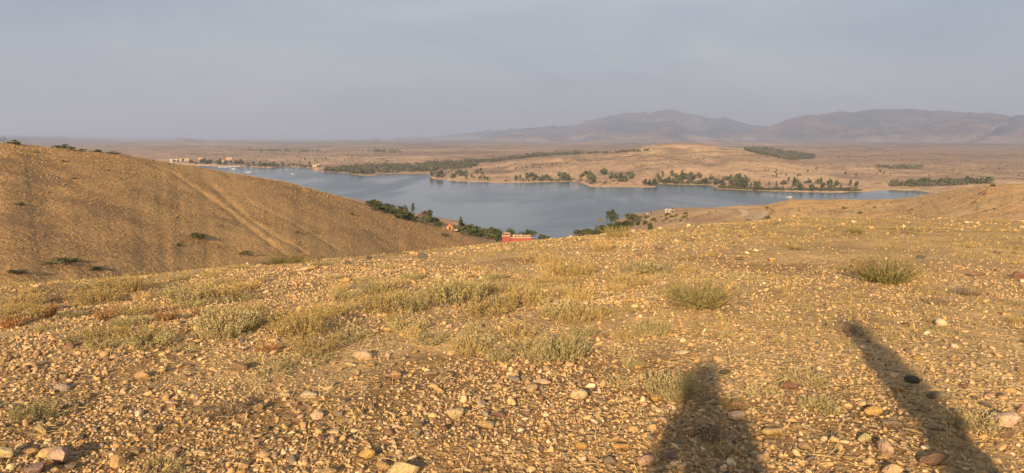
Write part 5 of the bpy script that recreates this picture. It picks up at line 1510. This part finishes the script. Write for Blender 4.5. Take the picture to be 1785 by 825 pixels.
# ------------------------------------------------------------------ boats
M_hull = flat_mat("white_gelcoat", (0.42, 0.43, 0.43), 0.04, 1, .35)
M_blue = flat_mat("blue_awning", (0.12, 0.2, 0.32), 0.1, 1)
def boat(px, py, lpx, label, yaw, canopy=True, group=None):
    th, t = sight(px, py); R = EYE / -t
    x, y = math.sin(th) * R, math.cos(th) * R; L = lpx * R / FPX
    e = bpy.data.objects.new("boat", None); COL.objects.link(e); e.location = (x, y, 0); e.rotation_euler = (0, 0, yaw)
    tag(e, label, "boat", group)
    V, F = [], []
    st = [(-.5, .13), (-.3, .16), (0, .17), (.28, .13), (.42, .07), (.5, .005)]
    for (u, w) in st:
        sh = .10 + .04 * max(u, 0)
        V += [(u * L, -w * L, sh * L), (u * L * .96, -w * .6 * L, -.02 * L), (u * L * .96, w * .6 * L, -.02 * L), (u * L, w * L, sh * L), (u * L * .95, 0, sh * L * .6)]
    for i in range(len(st) - 1):
        a, b = 5 * i, 5 * i + 5
        F += [(a, b, b + 1, a + 1), (a + 1, b + 1, b + 2, a + 2), (a + 2, b + 2, b + 3, a + 3), (a, a + 4, b + 4, b), (a + 4, a + 3, b + 3, b + 4)]
    F += [(0, 1, 2, 3, 4)]
    me = bpy.data.meshes.new("hull"); me.from_pydata(V, [], F); me.materials.append(M_hull); me.update()
    link("hull", me, e)
    link("cabin", MB().box(-.12 * L, .16 * L, -.09 * L, .09 * L, .06 * L, .19 * L).mesh("cabin", [M_hull]), e)
    link("windscreen", MB().box(.162 * L, .17 * L, -.08 * L, .08 * L, .12 * L, .18 * L).mesh("windscreen", [M_dark]), e)
    if canopy: link("canopy", MB().box(-.38 * L, -.1 * L, -.11 * L, .11 * L, .24 * L, .255 * L).box(-.36 * L, -.35 * L, -.1 * L, -.09 * L, .08 * L, .24 * L).box(-.36 * L, -.35 * L, .09 * L, .1 * L, .08 * L, .24 * L).mesh("canopy", [M_blue]), e)
boat(1376, 344.5, 11, "white motor boat alone off the tip of the ochre ridge", .1)
boat(433, 301.2, 9, "white boat on open water just beyond the hill shoulder, nearest of the far boats", .0)
boat(407, 295.3, 9, "white boat between the moored row and the nearest far boat", 0.1)
boat(510, 304, 7, "small pale boat moving out on the lake right of the others", .2, False)
for k, (px, py) in enumerate([(384, 291.2), (393, 291.4), (401, 290.9), (408, 290.7), (416, 290.2)]):
    boat(px, py + .6, 9, "one of the white boats moored in a row under the far trees", .15, k % 2 == 0, "white boats moored in a row under the far trees")

# ------------------------------------------------------------------ the two people whose shadows fall across the gravel
M_skin = flat_mat("skin", (0.42, 0.25, 0.17), 0.08, 6, .6)
M_shirt = flat_mat("blue_cotton_shirt", (0.10, 0.14, 0.22), 0.15, 10)
M_shirt2 = flat_mat("beige_cotton_shirt", (0.42, 0.36, 0.27), 0.15, 10)
M_trous = flat_mat("dark_trousers", (0.05, 0.05, 0.06), 0.2, 10)
M_hair = flat_mat("black_hair", (0.02, 0.016, 0.013), 0.3, 30)
M_neck_fill = flat_mat("beige_neck_fill", (0.34, 0.27, 0.19), 0.2, 12)  # for the tube added round the neck to fill out the shadow
M_shoe = flat_mat("brown_leather", (0.08, 0.045, 0.03), 0.2, 10, .5)

def skinned(name, chains, m, parent, root, sub=2):
    """chains: list of [(point, radius), ...]; points that coincide are shared"""
    V, E, Rr, key = [], [], [], {}
    for ch in chains:
        prev = None
        for p, r in ch:
            k = tuple(round(c, 4) for c in p)
            if k not in key: key[k] = len(V); V.append(p); Rr.append(r)
            i = key[k]
            if prev is not None and prev != i: E.append((prev, i))
            prev = i
    me = bpy.data.meshes.new(name); me.from_pydata(V, E, []); me.materials.append(m)
    o = link(name, me, parent)
    md = o.modifiers.new("skin", 'SKIN'); md.use_smooth_shade = True
    ri = key[tuple(round(c, 4) for c in root)]
    for i, sv in enumerate(me.skin_vertices[0].data):
        sv.radius = (Rr[i], Rr[i]); sv.use_root = (i == ri)
    s = o.modifiers.new("smooth", 'SUBSURF'); s.levels = sub; s.render_levels = sub
    return o

def hand_chains(wrist, d, side, palm_n):
    """five separate fingers, slightly curled; wrist: Vector, d: direction of the hand, side: towards the thumb"""
    out = []
    d, side, pn = d.normalized(), side.normalized(), palm_n.normalized()
    palm = wrist + d * .045
    out.append([(tuple(wrist), .024), (tuple(palm), .028)])
    for k, (o, l) in enumerate(((.026, .068), (.009, .078), (-.009, .072), (-.026, .056))):
        a = palm + d * .042 + side * o
        b = a + d * l * .45 + pn * .004; c = b + d * l * .3 + pn * .014; e = c + d * l * .2 + pn * .018
        out.append([(tuple(palm), .028), (tuple(a), .0105), (tuple(b), .0095), (tuple(c), .0085), (tuple(e), .007)])
    a = wrist + d * .03 + side * .026; b = a + d * .03 + side * .026 + pn * .008; c = b + d * .03 + side * .008 + pn * .01
    out.append([(tuple(palm), .028), (tuple(a), .014), (tuple(b), .0115), (tuple(c), .009)])
    return out

def person(loc, yaw, H, arms, label, shirt, hair_long=False):
    e = bpy.data.objects.new("person", None); COL.objects.link(e); e.location = loc; e.rotation_euler = (0, 0, yaw)
    tag(e, label, "person")
    k = H / 1.75
    V_ = lambda *a: Vector(a) * k
    hip, chest, neck, headb, headt = V_(0, 0, .94), V_(0, 0, 1.30), V_(0, .01, 1.47), V_(0, .02, 1.55), V_(0, .02, 1.66)
    body = [[(tuple(hip), .13 * k), (tuple(V_(0, .0, 1.10)), .125 * k), (tuple(chest), .14 * k), (tuple(V_(0, 0, 1.40)), .10 * k), (tuple(neck), .055 * k), (tuple(headb), .075 * k), (tuple(headt), .095 * k), (tuple(V_(0, .02, 1.72)), .06 * k)]]
    body.append([(tuple(headb), .075 * k), (tuple(V_(0, .115, 1.60)), .014 * k)])                    # nose
    shirtc = [[(tuple(hip), .155 * k), (tuple(V_(0, .0, 1.10)), .15 * k), (tuple(chest), .16 * k), (tuple(V_(0, 0, 1.40)), .115 * k)]]
    trous = [[(tuple(hip + Vector((0, 0, .02))), .15 * k)]]
    tro = []
    for s, (el, wr, hd, thumb) in zip((-1, 1), arms):
        sh = V_(.19 * s, 0, 1.40)
        el, wr = Vector(el) * k, Vector(wr) * k
        body.append([(tuple(V_(0, 0, 1.40)), .10 * k), (tuple(sh), .055 * k), (tuple(el), .042 * k), (tuple(wr), .028 * k)])
        body += hand_chains(wr, Vector(hd), Vector(thumb), Vector((0, 1, 0)) if abs(hd[1]) < .5 else Vector((0, 0, -1)))
        mid = sh.lerp(el, .7)
        sl = [(tuple(V_(0, 0, 1.40)), .115 * k), (tuple(sh), .078 * k), (tuple(mid), .068 * k)]
        if wr.z > 1.2: sl += [(tuple(el), .07 * k), (tuple(el.lerp(wr, .8)), .055 * k)]
        shirtc.append(sl)
        hj, kn, an = V_(.09 * s, 0, .88), V_(.11 * s, .02, .50), V_(.12 * s, -.01, .09)
        body.append([(tuple(hip), .13 * k), (tuple(hj), .085 * k), (tuple(kn), .052 * k), (tuple(an), .036 * k), (tuple(V_(.13 * s, .12, .04)), .03 * k)])
        tro.append([(tuple(V_(.05 * s, 0, .95)), .105 * k), (tuple(V_(.075 * s, .005, .84)), .107 * k), (tuple(V_(.095 * s, .01, .72)), .09 * k), (tuple(kn), .073 * k), (tuple(V_(.12 * s, -.005, .10)), .066 * k)])
        link("shoe", MB().tube([tuple(V_(.12 * s, -.06, .05)), tuple(V_(.125 * s, .03, .05)), tuple(V_(.13 * s, .13, .035)), tuple(V_(.13 * s, .20, .028))], [.045 * k, .05 * k, .042 * k, .024 * k], 8).mesh("shoe", [M_shoe], True), e)
        link("ear", MB().tube([tuple(V_(.085 * s, .02, 1.585)), tuple(V_(.095 * s, .012, 1.61)), tuple(V_(.088 * s, .01, 1.635))], [.01, .016, .01], 6).mesh("ear", [M_skin], True), e)
        link("eye", MB().tube([tuple(V_(.033 * s, .092, 1.625)), tuple(V_(.033 * s, .106, 1.625))], [.014, .008], 8).mesh("eye", [M_white], True), e)
    skinned("body", body, M_skin, e, tuple(hip))
    skinned("shirt", shirtc, shirt, e, tuple(hip))
    tm_ = MB().tube([tuple(V_(0, 0, 1.04)), tuple(V_(0, 0, .98)), tuple(V_(0, 0, .90)), tuple(V_(0, 0, .83))], [.145 * k, .16 * k, .165 * k, .12 * k], 16)
    tm_.v = [(a, b * .82, c) for a, b, c in tm_.v]
    for ch in tro: tm_.tube([p for p, _ in ch], [r_ for _, r_ in ch], 14)
    link("trousers", tm_.mesh("trousers", [M_trous], True), e)
    link("mouth", MB().tube([tuple(V_(-.025, .098, 1.562)), tuple(V_(.025, .098, 1.562))], [.005, .005], 5).mesh("mouth", [M_roof], True), e)
    hv = I3 * np.array([.10, .112, .10]) * k
    hv = hv[:, :] + np.array([0, .0, 1.685]) * k
    hv[:, 2] = np.maximum(hv[:, 2], (1.60 if hair_long else 1.64) * k + 0.03 * (hv[:, 1] > .03 * k))
    link("hair", np_mesh("hair", hv, F3, True, [M_hair]), e)
    link("neck_shadow_fill", MB().tube([tuple(V_(0, 0, 1.38)), tuple(V_(0, .005, 1.45)), tuple(V_(0, .012, 1.53)), tuple(V_(0, .0, 1.60))], [.15 * k, .125 * k, .11 * k, .085 * k], 16).mesh("neck_shadow_fill", [M_neck_fill], True), e)  # unseen tube added to close the neck gap in the cast shadow
    return e
# photographer: both hands raise the phone in front of the face, elbows out
ph = person((0.0, -0.34, FOOT), 0.0, 1.74,
            [((-.255, .05, 1.10), (-.085, .23, 1.455), (.1, .3, .9), (1, 0, 0)), ((.265, .05, 1.10), (.085, .23, 1.455), (-.1, .3, .9), (-1, 0, 0))],
            "person with both elbows out holding up the camera, casting the wide shadow", M_shirt)
me = MB().box(-.075, .075, -.075, -.066, EYE - .035, EYE + .035).mesh("phone", [M_dark])
o = link("phone", me); tag(o, "dark phone held level in both hands to take the picture", "phone")
_p2 = hit(1475, 563, False)
_f = Vector((_p2.x, _p2.y, 0)) - Vector((math.sin(SHADOW_AZ), math.cos(SHADOW_AZ), 0)) * ((FOOT + 1.72 - _p2.z) / math.tan(SUN_EL))
print("person2 feet", _f, _p2)
person((_f.x, _f.y, float(mound(_f.x, _f.y))), 0.9, 1.72,
       [((-.225, -.02, 1.12), (-.20, .05, .88), (0, .15, -1), (0.3, 1, 0)), ((.225, -.02, 1.12), (.20, .05, .88), (0, .15, -1), (-.3, 1, 0))],
       "person standing with arms at the sides beside the photographer, casting the long slanting shadow", M_shirt2, True)

# ------------------------------------------------------------------ haze: one closed box of thin air round everything
hz, nd, lk, p = mat("haze_air")
nd.remove(p)
vol = nd.new("ShaderNodeVolumePrincipled")
vol.inputs["Color"].default_value = (0.62, 0.74, 1.0, 1)
vol.inputs["Density"].default_value = 9.5e-5
vol.inputs["Anisotropy"].default_value = 0.3
lk.new(vol.outputs["Volume"], nd["Material Output"].inputs["Volume"])
me = MB().box(-48000, 48000, -3000, 50000, -9.0, 760.0).mesh("haze", [hz])
tag(link("haze", me), "thin grey-mauve air haze over the valley and mountains", "haze", kind="stuff")

tris = sum(len(m.loops) - 2 * len(m.polygons) for m in bpy.data.meshes)
print("triangles", tris, "objects", len(SC.objects))
